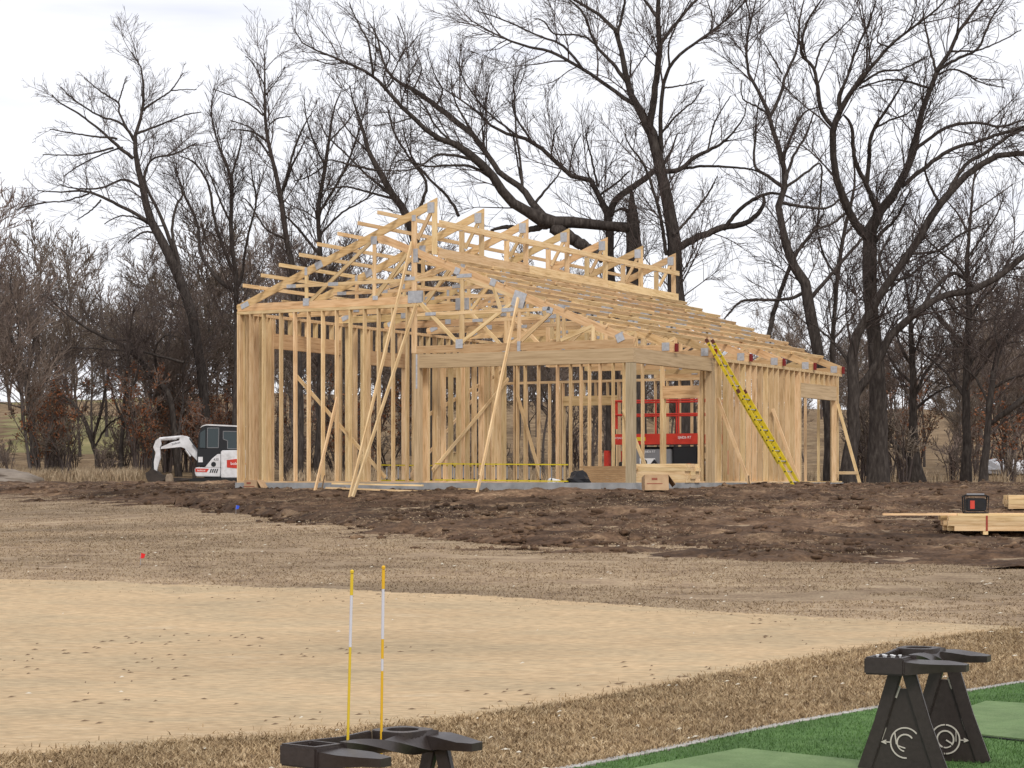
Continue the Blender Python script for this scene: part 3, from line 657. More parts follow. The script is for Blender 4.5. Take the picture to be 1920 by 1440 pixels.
def smooth_line(pts, K):
    pts = np.asarray(pts, float); n = len(pts)
    seg = np.r_[0, np.cumsum(np.linalg.norm(np.diff(pts[:, :3], axis=0), axis=1))]
    s = np.linspace(0, seg[-1], K); i = np.clip(np.searchsorted(seg, s, side='right') - 1, 0, n - 2)
    t = ((s - seg[i]) / (seg[i + 1] - seg[i] + 1e-9))[:, None]
    p0 = pts[np.maximum(i - 1, 0)]; p1 = pts[i]; p2 = pts[i + 1]; p3 = pts[np.minimum(i + 2, n - 1)]
    return 0.5 * (2 * p1 + (p2 - p0) * t + (2 * p0 - 5 * p1 + 4 * p2 - p3) * t ** 2 + (3 * p1 - p0 - 3 * p2 + p3) * t ** 3)
def grow(limbs, dens=1.0, size=1.0, up=0.10, tip=0.0065, l1=(3.1, 1.9), n2=7, n3=5, ang=0.75):
    """limbs: list of (K,4) arrays x,y,z,r. returns trunk mesh data and crown mesh data"""
    K = 26; LP = np.stack([smooth_line(l, K) for l in limbs]); P = LP[:, :, :3]; Rr = np.maximum(LP[:, :, 3], 0.008)
    ln = np.linalg.norm(np.diff(P, axis=1), axis=2).sum(1)
    rough = tr.normal(size=P.shape) * (0.06 * Rr + 0.006)[:, :, None]; rough[:, 0] = 0; P = P + rough
    big = Rr[:, 0] > 0.06
    parts = []
    if big.any(): parts.append(tubes(P[big], Rr[big], 9))
    if (~big).any(): parts.append(tubes(P[~big], Rr[~big], 6))
    trunk = join(parts)
    fm = np.where(ln > 6, 0.30, 0.15)
    c1 = spawn(P, Rr, np.maximum((ln * 2.0 * dens).astype(int), 2), np.clip(ln * 0.42, 0.8, l1[0]) * size, ang, 6, up, 0.22, tip)
    P1, R1, L1 = c1
    c2 = spawn(P1, R1, np.maximum((L1 * n2 * 0.72).astype(int), 3), np.clip(L1 * 0.55, 0.35, 1.5), ang * 0.95, 5, up, 0.15, tip)
    P2, R2, L2 = c2
    c3 = spawn(P2, R2, np.maximum((L2 * n3).astype(int), 2), np.clip(L2 * 0.55, 0.22, 0.7), ang * 0.85, 3, up, 0.15, tip * 0.85)
    parts = [tubes(P1, R1, 4), tubes(P2, R2, 3)]
    if c3 is not None: parts.append(tubes(c3[0], c3[1], 3))
    return trunk, join(parts), (P1, P2)
def tree_obj(name, base, trunk, crown, label, group, tm=None, cm=None):
    root = empty(name, base, 0, label, "tree", group)
    b = np.array(base)
    link("trunk", np_mesh("trunk", trunk[0] - b, trunk[1]), tm or bark, root, smooth=True)
    link("crown", np_mesh("crown", crown[0] - b, crown[1]), cm or twigm, root)
    return root
def traced(name, label, d, lines, dens=1.0, size=1.0, up=0.10, wander=0.35, tip=0.0065, group="large bare trees round the building", ground=True, **kw):
    """limb lines traced as (photo x, photo y, width) on a tree standing d metres away; limbs also reach towards and away from the viewer"""
    known = []; limbs = []
    for li, ln in enumerate(lines):
        ln = [tuple(p) if len(p) == 3 else (*p, None) for p in ln]
        w = [p[2] for p in ln]
        if w[-1] is None: w[-1] = 1.6
        if w[0] is None: w[0] = 4
        ks = [i for i, q in enumerate(w) if q is not None]; w = np.interp(range(len(w)), ks, [w[i] for i in ks])
        px = np.array([p[0] for p in ln], float); py = np.array([p[1] for p in ln], float)
        if known:
            kk = np.array(known); j = np.argmin((kk[:, 0] - px[0]) ** 2 + (kk[:, 1] - py[0]) ** 2); dd0 = kk[j, 2]
        else: dd0 = d
        run = np.r_[0, np.cumsum(np.hypot(np.diff(px), np.diff(py)))] / F * d
        sl = tr.choice([-1, 1]) * tr.uniform(0.3, 1.0) * wander * (1.0 if li else 0.25)
        dep = dd0 + sl * run + tr.normal(size=len(px)) * 0.05
        if li == 0 and ground:
            bx = (px[0] - 960) / F * d; gzz = gz(bx, d) - 0.15
        w = w * 0.92; X = (px - 960) / F * dep; Z = EYE - (py - HOR) / F * dep; rr_ = w / 2 / F * dep
        if li == 0 and ground: Z[0] = min(Z[0], gzz); rr_[0] *= 1.25
        A = np.stack([X, dep, Z, rr_], -1); limbs.append(A)
        kx = smooth_line(np.stack([px, py, dep], -1), 20); known += kx.tolist()
    base = limbs[0][0, :3].tolist()
    trunk, crown, _ = grow(limbs, dens, size, up, tip, **kw)
    return tree_obj(name, base, trunk, crown, label, group)

G = "large bare trees round the building"
traced("bare_tree", "tall bare tree leaning left with wide sweeping limbs, standing behind the excavator", 98, [
    [(390, 880, 26), (387, 793, 22), (377, 693, 21), (360, 593, 20), (337, 525, 21), (317, 477, 20), (283, 413, 17), (270, 360, 14), (257, 303, 11), (253, 257, 8), (267, 207, 6), (268, 153, 5), (263, 123, 3), (247, 97, 2)],
    [(250, 297, 8), (220, 273, 7), (187, 243, 5), (147, 213, 4), (113, 193, 3), (97, 177, 2)],
    [(213, 277, 5), (153, 290, 3.5), (80, 290, 2)], [(220, 260, 5), (157, 253, 3.5), (93, 242, 2)], [(230, 276, 4), (190, 290, 3), (150, 310, 3), (120, 330, 2)],
    [(251, 263, 7), (230, 233, 5), (187, 217, 4), (147, 193, 3), (113, 163, 2)], [(240, 245, 5), (223, 210, 4), (222, 193, 4), (187, 170, 3), (157, 145, 2)], [(222, 193, 3), (229, 170, 3), (237, 143, 2)],
    [(267, 207, 6), (290, 190, 4), (320, 170, 3), (343, 137, 2)], [(320, 170, 3), (345, 168, 2), (368, 168, 2)], [(257, 250, 6), (293, 237, 4), (343, 217, 3), (377, 210, 2)],
    [(281, 417, 8), (233, 390, 7), (167, 360, 5), (110, 360, 3), (70, 357, 2)], [(167, 363, 4), (123, 377, 3), (80, 380, 3), (30, 393, 2)], [(268, 355, 6), (233, 337, 5), (187, 353, 4), (140, 353, 3), (110, 345, 2)],
    [(190, 375, 4), (170, 395, 3), (145, 412, 2)], [(337, 505, 10), (330, 473, 8), (323, 427, 6), (333, 380, 5), (343, 363, 4), (323, 300, 2)],
    [(333, 490, 10), (300, 403, 7), (277, 357, 6), (271, 327, 5), (287, 297, 4), (323, 290, 4), (370, 267, 2)], [(290, 430, 5), (260, 410, 4), (225, 405, 3), (195, 420, 2)],
    [(300, 440, 5), (270, 435, 4), (240, 455, 3)]], dens=1.05, tip=0.007)
traced("bare_tree", "slim twin-stemmed bare tree in the gap right of the leaning tree", 92, [
    [(440, 890, 14), (443, 700, 12), (443, 540, 10), (433, 427, 9), (433, 333, 7), (410, 273, 4), (397, 220, 3), (392, 205, 2)],
    [(433, 333, 5), (450, 277, 4), (452, 250, 2)], [(433, 420, 5), (410, 370, 4), (395, 330, 3), (380, 300, 2)], [(443, 520, 8), (417, 460, 7), (400, 400, 6), (393, 353, 5), (367, 307, 4), (335, 292, 2)],
    [(440, 545, 8), (413, 527, 8), (377, 477, 7), (370, 420, 6), (343, 360, 4), (327, 313, 2)], [(445, 540, 7), (453, 520, 6), (463, 450, 5), (480, 380, 4), (473, 333, 3), (470, 300, 2)], [(480, 380, 3), (490, 340, 2), (505, 300, 2)]], dens=1.0, up=0.2, tip=0.007)
traced("bare_tree", "slender upright bare tree rising straight above the building's left eave", 86, [
    [(562, 900, 16), (560, 700, 15), (552, 560, 13), (547, 500, 13), (533, 420, 11), (527, 367, 11), (517, 327, 9), (500, 247, 7), (497, 207, 6), (497, 150, 4), (495, 100, 2)],
    [(527, 367, 6), (547, 313, 5), (567, 273, 3), (575, 255, 2)], [(530, 355, 5), (560, 257, 4), (587, 207, 2)], [(503, 267, 5), (473, 247, 4), (433, 243, 2)], [(494, 217, 4), (460, 190, 3), (400, 167, 2)], [(510, 300, 4), (485, 262, 3), (470, 240, 3), (430, 225, 2)],
    [(505, 235, 3), (520, 222, 3), (545, 218, 2)], [(497, 180, 3), (520, 150, 2), (535, 125, 2)], [(496, 160, 3), (475, 120, 2), (460, 105, 2)], [(540, 450, 6), (500, 430, 4), (470, 385, 3), (455, 370, 2)]], dens=1.0, up=0.22)
traced("bare_tree", "dense bushy bare tree just left of the building's ridge", 88, [
    [(596, 900, 15), (600, 700, 13), (600, 490, 10), (597, 393, 9), (610, 313, 8), (617, 260, 6), (625, 210, 4), (640, 170, 2)],
    [(610, 313, 5), (590, 270, 4), (575, 225, 3), (570, 180, 2)], [(598, 400, 6), (640, 330, 5), (665, 270, 4), (680, 220, 3), (690, 185, 2)], [(600, 480, 6), (560, 430, 5), (530, 400, 3)], [(617, 265, 4), (650, 230, 3), (670, 200, 2)],
    [(600, 440, 5), (640, 400, 4), (690, 370, 3), (720, 330, 2)], [(610, 310, 4), (580, 330, 3), (550, 340, 2)]], dens=1.35, up=0.2)
traced("bare_tree", "bare tree whose arching limbs spread left behind the front roof peak", 84, [
    [(800, 900, 26), (800, 600, 24), (780, 460, 20), (760, 400, 17), (740, 370, 15), (710, 320, 12), (690, 280, 9), (680, 240, 7), (665, 200, 4), (655, 160, 2)],
    [(710, 320, 6), (660, 310, 5), (620, 300, 3), (590, 310, 2)], [(735, 365, 7), (690, 330, 5), (650, 290, 4), (610, 250, 3), (595, 215, 2)], [(770, 420, 8), (800, 350, 6), (770, 300, 5), (740, 250, 4), (725, 200, 2)],
    [(745, 375, 6), (690, 360, 5), (640, 350, 4), (590, 365, 2)], [(860, 405, 7), (840, 370, 6), (800, 330, 5), (770, 290, 4), (755, 240, 2)], [(690, 285, 4), (650, 240, 3), (630, 205, 2)]], dens=1.15, up=0.16)
traced("broken_tree", "massive broken tree with a shattered stub and two heavy limbs thrown left", 80, [
    [(1192, 905, 44), (1192, 700, 40), (1190, 520, 34), (1187, 440, 30), (1186, 400, 22), (1184, 378, 14), (1184, 356, 5)],
    [(1192, 428, 24), (1150, 425, 20), (1100, 420, 22), (1060, 417, 25), (1033, 417, 30), (1010, 408, 30), (987, 397, 22), (950, 370, 20), (923, 330, 18), (890, 297, 18), (860, 273, 14), (817, 257, 11), (773, 220, 9), (740, 187, 8), (700, 143, 6), (650, 117, 5), (607, 100, 4), (570, 83, 3), (550, 53, 2)],
    [(1023, 410, 18), (993, 377, 15), (980, 353, 13), (940, 327, 12), (920, 297, 11), (890, 257, 11), (850, 223, 12), (817, 197, 11), (773, 167, 9), (737, 147, 6), (717, 110, 5), (707, 67, 4), (690, 40, 2)],
    [(890, 300, 7), (855, 292, 6), (820, 290, 5), (790, 310, 4), (760, 320, 3), (700, 318, 2)], [(923, 335, 7), (885, 313, 6), (840, 310, 5), (800, 312, 4), (750, 300, 3), (735, 330, 2)],
    [(980, 355, 7), (975, 300, 5), (968, 250, 4), (965, 190, 3), (962, 140, 2)], [(920, 297, 6), (875, 230, 5), (850, 180, 3), (845, 130, 2)], [(737, 150, 5), (720, 170, 3), (745, 120, 3), (760, 80, 3), (745, 30, 2)],
    [(700, 143, 5), (690, 80, 4), (670, 40, 3), (655, 5, 2)], [(650, 117, 3), (620, 120, 3), (590, 112, 2)], [(817, 200, 5), (830, 170, 4), (815, 140, 3), (800, 90, 2)], [(700, 145, 4), (705, 90, 3), (700, 30, 2)], [(773, 220, 4), (740, 230, 3), (700, 235, 2)],
    [(1033, 425, 26), (1060, 440, 26), (1087, 457, 24), (1115, 475, 20), (1130, 490, 10)], [(1030, 420, 16), (990, 430, 12), (950, 425, 9), (920, 432, 5)], [(1000, 385, 6), (1020, 360, 5), (1045, 330, 3), (1060, 300, 2)],
    [(1192, 420, 8), (1178, 398, 8), (1165, 392, 6), (1150, 398, 3)], [(740, 190, 4), (720, 150, 3), (730, 100, 3), (705, 70, 2)], [(773, 170, 4), (790, 130, 3), (775, 90, 2)], [(860, 275, 5), (820, 240, 4), (790, 190, 3), (760, 160, 2)]], dens=1.15, wander=0.25, l1=(2.7, 1.6))
traced("bare_tree", "bare tree behind the ridge with one limb arching left and one curling right", 82, [
    [(1150, 900, 26), (1146, 600, 22), (1143, 480, 19), (1141, 410, 17), (1125, 375, 12), (1118, 350, 12), (1105, 337, 11), (1067, 327, 10), (1033, 293, 9), (1000, 267, 8), (963, 253, 7), (933, 247, 6), (907, 220, 5), (873, 193, 4), (833, 167, 2)],
    [(1143, 405, 15), (1150, 385, 15), (1160, 370, 14), (1193, 347, 13), (1225, 322, 12), (1245, 305, 8), (1260, 280, 5), (1270, 250, 2)],
    [(1125, 365, 5), (1160, 340, 4), (1180, 320, 3)], [(1000, 267, 5), (970, 225, 4), (960, 180, 3), (975, 130, 2)], [(1033, 293, 4), (1040, 250, 3), (1050, 235, 2)], [(1120, 350, 5), (1110, 300, 4), (1100, 260, 3), (1105, 235, 2)],
    [(968, 253, 5), (920, 215, 4), (890, 180, 3), (870, 150, 3), (855, 110, 2)], [(1067, 327, 4), (1075, 280, 3), (1090, 250, 2)], [(963, 255, 4), (975, 330, 4), (985, 360, 3)]], dens=1.15, up=0.26, wander=0.3)
traced("bare_tree", "tallest bare tree rising behind the roof and fanning out past the top of the picture", 78, [
    [(1290, 905, 44), (1280, 700, 38), (1267, 560, 34), (1265, 467, 29), (1253, 383, 25), (1240, 320, 23), (1227, 267, 23), (1217, 235, 21), (1190, 193, 14), (1177, 153, 13), (1163, 90, 10), (1157, 63, 9), (1127, 30, 7), (1093, 8, 6), (1060, -8, 4), (1020, -40, 2)],
    [(1218, 238, 16), (1225, 190, 14), (1230, 150, 13), (1237, 83, 12), (1233, 30, 10), (1237, -20, 8), (1240, -90, 4), (1245, -150, 2)], [(1233, 35, 8), (1215, 8, 6), (1195, -15, 4), (1150, -50, 2)],
    [(1157, 63, 7), (1165, 35, 6), (1172, 0, 5), (1180, -60, 2)], [(1188, 195, 9), (1147, 167, 8), (1093, 130, 7), (1033, 97, 6), (987, 87, 5), (927, 63, 3.5), (880, 37, 2)], [(1093, 130, 6), (1057, 87, 5), (1010, 67, 4), (943, 37, 3), (893, 20, 2)],
    [(1175, 153, 9), (1147, 117, 7), (1117, 83, 6), (1097, 33, 5), (1075, 5, 4), (1040, -20, 2)], [(1117, 83, 5), (1090, 67, 4), (1040, 63, 3.5), (1020, 40, 3), (1000, 35, 2)], [(1180, 165, 5), (1182, 130, 4), (1183, 105, 2)],
    [(1240, 285, 11), (1238, 240, 9), (1243, 167, 8), (1257, 123, 7), (1287, 93, 6), (1333, 60, 5), (1367, 33, 4), (1400, 0, 3), (1430, -40, 2)], [(1237, 85, 8), (1257, 57, 7), (1290, 17, 6), (1315, -10, 5), (1350, -50, 2)], [(1255, 125, 5), (1255, 80, 4), (1275, 35, 3), (1300, -10, 2)],
    [(1245, 322, 11), (1275, 318, 10), (1300, 297, 9), (1327, 283, 7), (1360, 263, 5), (1393, 223, 3), (1400, 190, 2)], [(1275, 318, 6), (1310, 312, 6), (1360, 313, 5), (1410, 318, 4), (1440, 330, 2)], [(1327, 283, 4), (1340, 230, 3), (1370, 180, 2)],
    [(1268, 468, 17), (1290, 455, 16), (1327, 437, 14), (1365, 425, 13), (1400, 418, 11), (1425, 395, 9), (1433, 377, 7), (1430, 365, 4)], [(1357, 430, 9), (1387, 393, 8), (1427, 367, 7), (1460, 363, 5), (1490, 375, 3)], [(1250, 478, 8), (1237, 400, 7), (1217, 333, 6), (1203, 303, 5), (1177, 267, 3), (1172, 250, 2)],
    [(1333, 60, 4), (1335, 30, 3), (1325, 0, 2)], [(1263, 440, 7), (1300, 400, 5), (1330, 360, 4), (1345, 330, 2)], [(1245, 165, 4), (1280, 160, 3), (1320, 150, 2)], [(1240, 250, 5), (1270, 215, 4), (1300, 190, 3), (1320, 160, 2)]], dens=1.15, wander=0.4)
traced("bare_tree", "bare tree right of the ladder, forking high into a narrow V", 76, [
    [(1560, 905, 30), (1555, 780, 26), (1537, 673, 23), (1520, 590, 24), (1510, 533, 22), (1493, 507, 20), (1473, 460, 17), (1467, 433, 15), (1460, 383, 14), (1472, 350, 12), (1467, 300, 11), (1450, 250, 9), (1443, 217, 9), (1423, 173, 7), (1402, 133, 6), (1400, 83, 5), (1410, 33, 4), (1420, -10, 2)],
    [(1445, 218, 7), (1467, 167, 7), (1472, 143, 6), (1493, 97, 5), (1500, 33, 4), (1510, -10, 2)], [(1467, 300, 7), (1480, 265, 6), (1493, 233, 5), (1510, 210, 4), (1530, 202, 3), (1550, 203, 2)], [(1472, 340, 8), (1485, 300, 6), (1497, 277, 5), (1513, 250, 5), (1527, 207, 2)],
    [(1472, 355, 9), (1440, 330, 7), (1415, 310, 6), (1417, 250, 4), (1420, 210, 3), (1425, 180, 2)], [(1465, 380, 7), (1510, 388, 6), (1550, 390, 5), (1580, 370, 4), (1620, 340, 2)], [(1475, 350, 6), (1510, 325, 5), (1540, 310, 4), (1535, 400, 4), (1530, 440, 2)],
    [(1443, 218, 5), (1420, 200, 4), (1393, 185, 3), (1390, 150, 2)], [(1467, 140, 4), (1450, 110, 3), (1430, 75, 2)], [(1520, 560, 9), (1545, 530, 8), (1575, 495, 7), (1610, 455, 6), (1640, 420, 3)], [(1515, 545, 8), (1480, 560, 7), (1440, 562, 6), (1390, 565, 5), (1365, 590, 4), (1355, 600, 2)],
    [(1440, 640, 10), (1450, 590, 10), (1470, 530, 9), (1490, 480, 8), (1520, 440, 6), (1545, 400, 4)]], dens=1.15)
traced("bare_tree", "thickest bare tree, straight trunk forking in three at the building's right corner", 69, [
    [(1643, 912, 48), (1646, 850, 42), (1648, 773, 37), (1643, 673, 31), (1633, 573, 28), (1632, 507, 30), (1633, 440, 29), (1638, 415, 25), (1650, 395, 20), (1680, 357, 17), (1703, 307, 15), (1717, 273, 13), (1723, 227, 12), (1740, 180, 11), (1757, 133, 10), (1783, 93, 8), (1803, 50, 7), (1843, 0, 5), (1870, -40, 2)],
    [(1630, 445, 20), (1617, 440, 18), (1590, 393, 17), (1570, 340, 15), (1563, 300, 14), (1563, 240, 14), (1577, 207, 12), (1600, 167, 10), (1627, 133, 8), (1667, 87, 6), (1713, 50, 5), (1753, 20, 4), (1790, -20, 2)],
    [(1575, 210, 8), (1573, 180, 7), (1587, 150, 6), (1603, 100, 5), (1633, 33, 4), (1645, -10, 2)], [(1562, 238, 9), (1540, 207, 9), (1527, 133, 7), (1502, 97, 6), (1513, 43, 5), (1540, 0, 3), (1560, -30, 2)],
    [(1645, 397, 12), (1638, 380, 11), (1623, 343, 10), (1603, 300, 9), (1597, 240, 7), (1582, 215, 4)], [(1625, 345, 9), (1630, 300, 9), (1630, 273, 8), (1640, 240, 7), (1670, 193, 5), (1697, 150, 3), (1700, 140, 2)], [(1640, 240, 5), (1670, 225, 4), (1705, 210, 3), (1740, 165, 2)],
    [(1757, 133, 7), (1795, 110, 6), (1833, 90, 5), (1860, 33, 4), (1890, -10, 2)], [(1717, 280, 8), (1747, 257, 7), (1780, 237, 7), (1827, 230, 6), (1873, 237, 5), (1913, 227, 4), (1960, 210, 2)], [(1690, 350, 9), (1740, 310, 9), (1780, 283, 8), (1847, 260, 7), (1913, 240, 6), (1970, 215, 2)],
    [(1745, 165, 6), (1700, 153, 5), (1660, 150, 4), (1610, 165, 3)], [(1755, 135, 6), (1745, 95, 5), (1735, 50, 4), (1730, 10, 2)], [(1793, 75, 5), (1797, 40, 4), (1800, -10, 2)], [(1600, 167, 5), (1650, 135, 5), (1690, 130, 4), (1740, 105, 2)], [(1627, 133, 4), (1635, 70, 3), (1655, 10, 2)], [(1667, 87, 4), (1645, 75, 3), (1660, 20, 2)],
    [(1783, 95, 5), (1830, 95, 4), (1880, 75, 3), (1915, 55, 2)], [(1750, 145, 5), (1790, 130, 4), (1840, 155, 3), (1885, 165, 2)], [(1527, 133, 4), (1540, 90, 4), (1570, 60, 3), (1600, 30, 2)], [(1632, 470, 9), (1650, 440, 8), (1680, 410, 6), (1700, 370, 4), (1710, 350, 2)], [(1590, 395, 6), (1560, 420, 5), (1530, 430, 4), (1500, 460, 2)]], dens=1.2, wander=0.45)
traced("bare_tree", "bare tree at the frame's far corner, thick limbs reaching right out of view", 67, [
    [(1592, 912, 32), (1597, 820, 27), (1601, 740, 25), (1597, 687, 22), (1607, 627, 20), (1633, 583, 18), (1663, 533, 17), (1710, 467, 16), (1763, 383, 16), (1800, 340, 14), (1830, 317, 13), (1867, 293, 12), (1920, 287, 11), (1990, 285, 7), (2050, 270, 3)],
    [(1602, 745, 18), (1613, 727, 18), (1650, 673, 16), (1673, 627, 16), (1727, 580, 15), (1773, 553, 14), (1830, 543, 14), (1880, 513, 13), (1920, 480, 12), (1990, 435, 7), (2040, 400, 3)],
    [(1780, 355, 8), (1813, 307, 8), (1850, 285, 7), (1900, 250, 6), (1950, 235, 3)], [(1725, 582, 8), (1753, 540, 8), (1787, 513, 8), (1810, 525, 7), (1830, 543, 6)], [(1763, 383, 7), (1740, 340, 5), (1735, 310, 4), (1745, 270, 2)], [(1850, 300, 5), (1895, 290, 4), (1930, 320, 3)],
    [(1670, 525, 7), (1700, 520, 5), (1740, 490, 4), (1790, 460, 2)], [(1773, 555, 6), (1800, 590, 5), (1850, 600, 4), (1890, 570, 2)], [(1663, 533, 6), (1650, 480, 5), (1670, 440, 3), (1680, 400, 2)], [(1707, 475, 6), (1760, 470, 5), (1800, 440, 4), (1850, 420, 2)], [(1673, 627, 6), (1700, 600, 5), (1720, 550, 4), (1730, 500, 2)], [(1597, 690, 7), (1570, 650, 6), (1540, 620, 4), (1510, 600, 2)]], dens=1.25, wander=0.3)
traced("bare_tree", "slim pole-like bare tree between the forked tree and the corner trees", 80, [
    [(1562, 905, 11), (1560, 687, 10), (1563, 607, 9), (1570, 523, 9), (1580, 450, 8), (1593, 393, 7), (1603, 345, 5), (1600, 300, 3)], [(1570, 520, 5), (1545, 480, 4), (1530, 420, 3), (1520, 380, 2)], [(1581, 445, 5), (1610, 410, 4), (1640, 380, 2)]], dens=1.6)
traced("bare_tree", "straight bare tree near the right edge, its limbs spreading in fans", 74, [
    [(1810, 915, 24), (1812, 850, 19), (1813, 773, 17), (1813, 673, 15), (1817, 573, 12), (1813, 490, 9), (1817, 440, 7), (1823, 367, 5), (1830, 310, 3), (1835, 280, 2)],
    [(1815, 655, 7), (1780, 617, 6), (1750, 580, 5), (1735, 540, 3), (1720, 500, 2)], [(1817, 600, 6), (1840, 563, 6), (1867, 533, 5), (1890, 490, 4), (1915, 455, 2)], [(1815, 525, 6), (1797, 500, 6), (1760, 470, 4), (1730, 440, 3), (1710, 410, 2)], [(1814, 690, 7), (1850, 640, 5), (1890, 610, 4), (1930, 560, 2)],
    [(1817, 480, 5), (1845, 440, 4), (1870, 400, 3), (1885, 360, 2)], [(1818, 440, 5), (1795, 400, 4), (1770, 370, 2)], [(1813, 720, 8), (1840, 690, 6), (1870, 650, 5), (1915, 640, 3)], [(1820, 400, 4), (1850, 380, 3), (1900, 345, 2)], [(1812, 750, 6), (1775, 700, 5), (1740, 670, 4), (1700, 640, 2)], [(1815, 580, 5), (1790, 560, 4), (1760, 530, 3), (1740, 490, 2)]], dens=1.45)
traced("bare_tree", "dark crooked bare tree at the right edge above the lumber pile", 72, [
    [(1843, 917, 18), (1850, 823, 14), (1860, 723, 13), (1873, 653, 11), (1900, 620, 8), (1925, 590, 5), (1950, 540, 3)], [(1860, 730, 7), (1890, 712, 6), (1930, 700, 4)], [(1873, 655, 5), (1865, 600, 4), (1880, 550, 3), (1900, 500, 2)], [(1852, 800, 6), (1880, 777, 12), (1925, 745, 13), (1960, 720, 8)],
    [(1856, 760, 6), (1830, 710, 5), (1800, 680, 3), (1790, 640, 2)], [(1890, 630, 5), (1910, 560, 4), (1900, 520, 2)]], dens=1.5)
traced("bare_tree", "low bare tree with a swollen base between the corner trees and the right edge", 76, [
    [(1716, 917, 44), (1714, 860, 26), (1713, 800, 18), (1713, 740, 15), (1710, 657, 12), (1705, 580, 8), (1700, 540, 4), (1690, 500, 2)], [(1706, 860, 16), (1690, 845, 12), (1670, 823, 10), (1660, 790, 6), (1655, 760, 3)], [(1713, 745, 7), (1735, 700, 6), (1760, 665, 5), (1780, 630, 2)], [(1712, 690, 6), (1690, 650, 5), (1670, 600, 3), (1660, 560, 2)], [(1714, 770, 6), (1750, 740, 5), (1790, 720, 3)], [(1713, 720, 6), (1680, 690, 5), (1660, 650, 2)], [(1708, 620, 5), (1730, 580, 4), (1750, 540, 2)]], dens=1.5)
traced("bare_tree", "dark bare tree at the left edge beyond the dirt mound", 100, [
    [(66, 880, 22), (63, 827, 18), (55, 760, 15), (48, 715, 12), (33, 660, 9), (15, 620, 7), (-5, 590, 4), (-20, 550, 2)], [(57, 770, 8), (75, 730, 6), (95, 700, 4), (110, 650, 2)], [(48, 715, 6), (60, 670, 5), (65, 620, 4), (80, 570, 2)], [(40, 690, 5), (10, 700, 4), (-20, 690, 2)], [(33, 660, 5), (35, 600, 4), (20, 540, 3), (25, 490, 2)]], dens=2.4, group="smaller bare trees at the wood's edge")
traced("bare_tree", "small forked bare tree leaning over the dry brush left of the excavator", 97, [
    [(184, 880, 12), (180, 853, 10), (160, 793, 9), (133, 753, 6), (105, 735, 4), (80, 725, 2)], [(172, 830, 7), (190, 770, 6), (195, 740, 4), (205, 700, 2)], [(175, 845, 5), (200, 800, 4), (230, 780, 3), (260, 770, 2)], [(150, 775, 4), (120, 780, 3), (95, 790, 2)]], dens=2.2, group="smaller bare trees at the wood's edge", size=0.8)
traced("bare_tree", "thin upright bare tree with a short crown left of the excavator arm", 96, [
    [(226, 885, 11), (227, 840, 9), (232, 780, 8), (236, 730, 7), (240, 680, 5), (245, 620, 3), (250, 580, 2)], [(231, 790, 6), (215, 750, 4), (205, 710, 3), (200, 680, 2)], [(234, 750, 5), (255, 710, 4), (262, 670, 2)]], dens=2.4, group="smaller bare trees at the wood's edge", size=0.8)
traced("leaning_tree", "long thin tree leaning far over to the left behind the excavator", 97, [
    [(335, 880, 13), (322, 760, 12), (305, 725, 12), (283, 700, 12), (247, 660, 10), (200, 633, 8), (167, 617, 6), (120, 585, 3), (95, 560, 2)], [(247, 660, 5), (200, 655, 4), (140, 652, 3), (100, 660, 2)], [(283, 700, 5), (260, 670, 4), (240, 640, 4), (190, 640, 2)], [(300, 720, 5), (290, 660, 4), (310, 630, 3), (340, 635, 2)], [(345, 680, 6), (300, 668, 5), (250, 660, 4), (200, 690, 2)]], dens=1.7, group="smaller bare trees at the wood's edge")

# ---- generic bare trees for the wood: a few shapes, copied and turned
def proto(seed, H, forks, dens, tip):
    r_ = np.random.default_rng(seed); limbs = []
    lean = r_.normal(0, 0.05, 2)
    z = np.array([-0.3, 0.2 * H, 0.42 * H, 0.62 * H, 0.82 * H, H]); w = r_.normal(0, 0.018 * H, (6, 2)).cumsum(0) * 0.7
    tr_ = np.stack([w[:, 0] + lean[0] * z, w[:, 1] + lean[1] * z, z, np.array([0.145, 0.10, 0.08, 0.055, 0.035, 0.012]) * H / 13], -1); tr_[0, :2] = 0; limbs.append(tr_)
    for k in range(forks):
        f = r_.uniform(0.25, 0.85); p = np.array([np.interp(f * 5, range(6), tr_[:, i]) for i in range(4)]); a = r_.uniform(0, 2 * np.pi); L = H * r_.uniform(0.25, 0.5) * (1.15 - 0.5 * f)
        pts = [p * np.array([1, 1, 1, 0.65])]; el = r_.uniform(0.35, 0.9)
        for q in range(1, 5):
            a += r_.normal(0, 0.25); el += r_.normal(0.05, 0.16)
            n_ = pts[-1][:3] + L / 4 * np.array([math.cos(a) * math.cos(el), math.sin(a) * math.cos(el), math.sin(el)]); pts.append(np.r_[n_, p[3] * 0.65 * (1 - q / 4.4)])
        limbs.append(np.array(pts))
    t, c, _ = grow(limbs, dens, 1.0, 0.18, tip)
    return t, c
PROTO = []
for sd_, H, fk, dn, tp in ((101, 13, 9, 1.0, 0.014), (102, 15, 10, 0.95, 0.014), (103, 11, 8, 1.2, 0.014), (104, 14, 11, 0.9, 0.014), (105, 8, 8, 1.4, 0.013)):
    t, c = proto(sd_, H, fk, dn, tp)
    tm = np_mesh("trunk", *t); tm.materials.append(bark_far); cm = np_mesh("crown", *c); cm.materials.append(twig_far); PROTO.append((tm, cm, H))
def put_tree(k, x, y, s, rz, label, group, name="wood_tree"):
    root = empty(name, (x, y, gz(x, y) - 0.05), rz, label, "tree", group); root.scale = (s, s, s * random.Random(int(x * 100)).uniform(0.9, 1.1))
    for nm, me in (("trunk", PROTO[k][0]), ("crown", PROTO[k][1])): link(nm, me, None, root)
    return root
wr = random.Random(44)
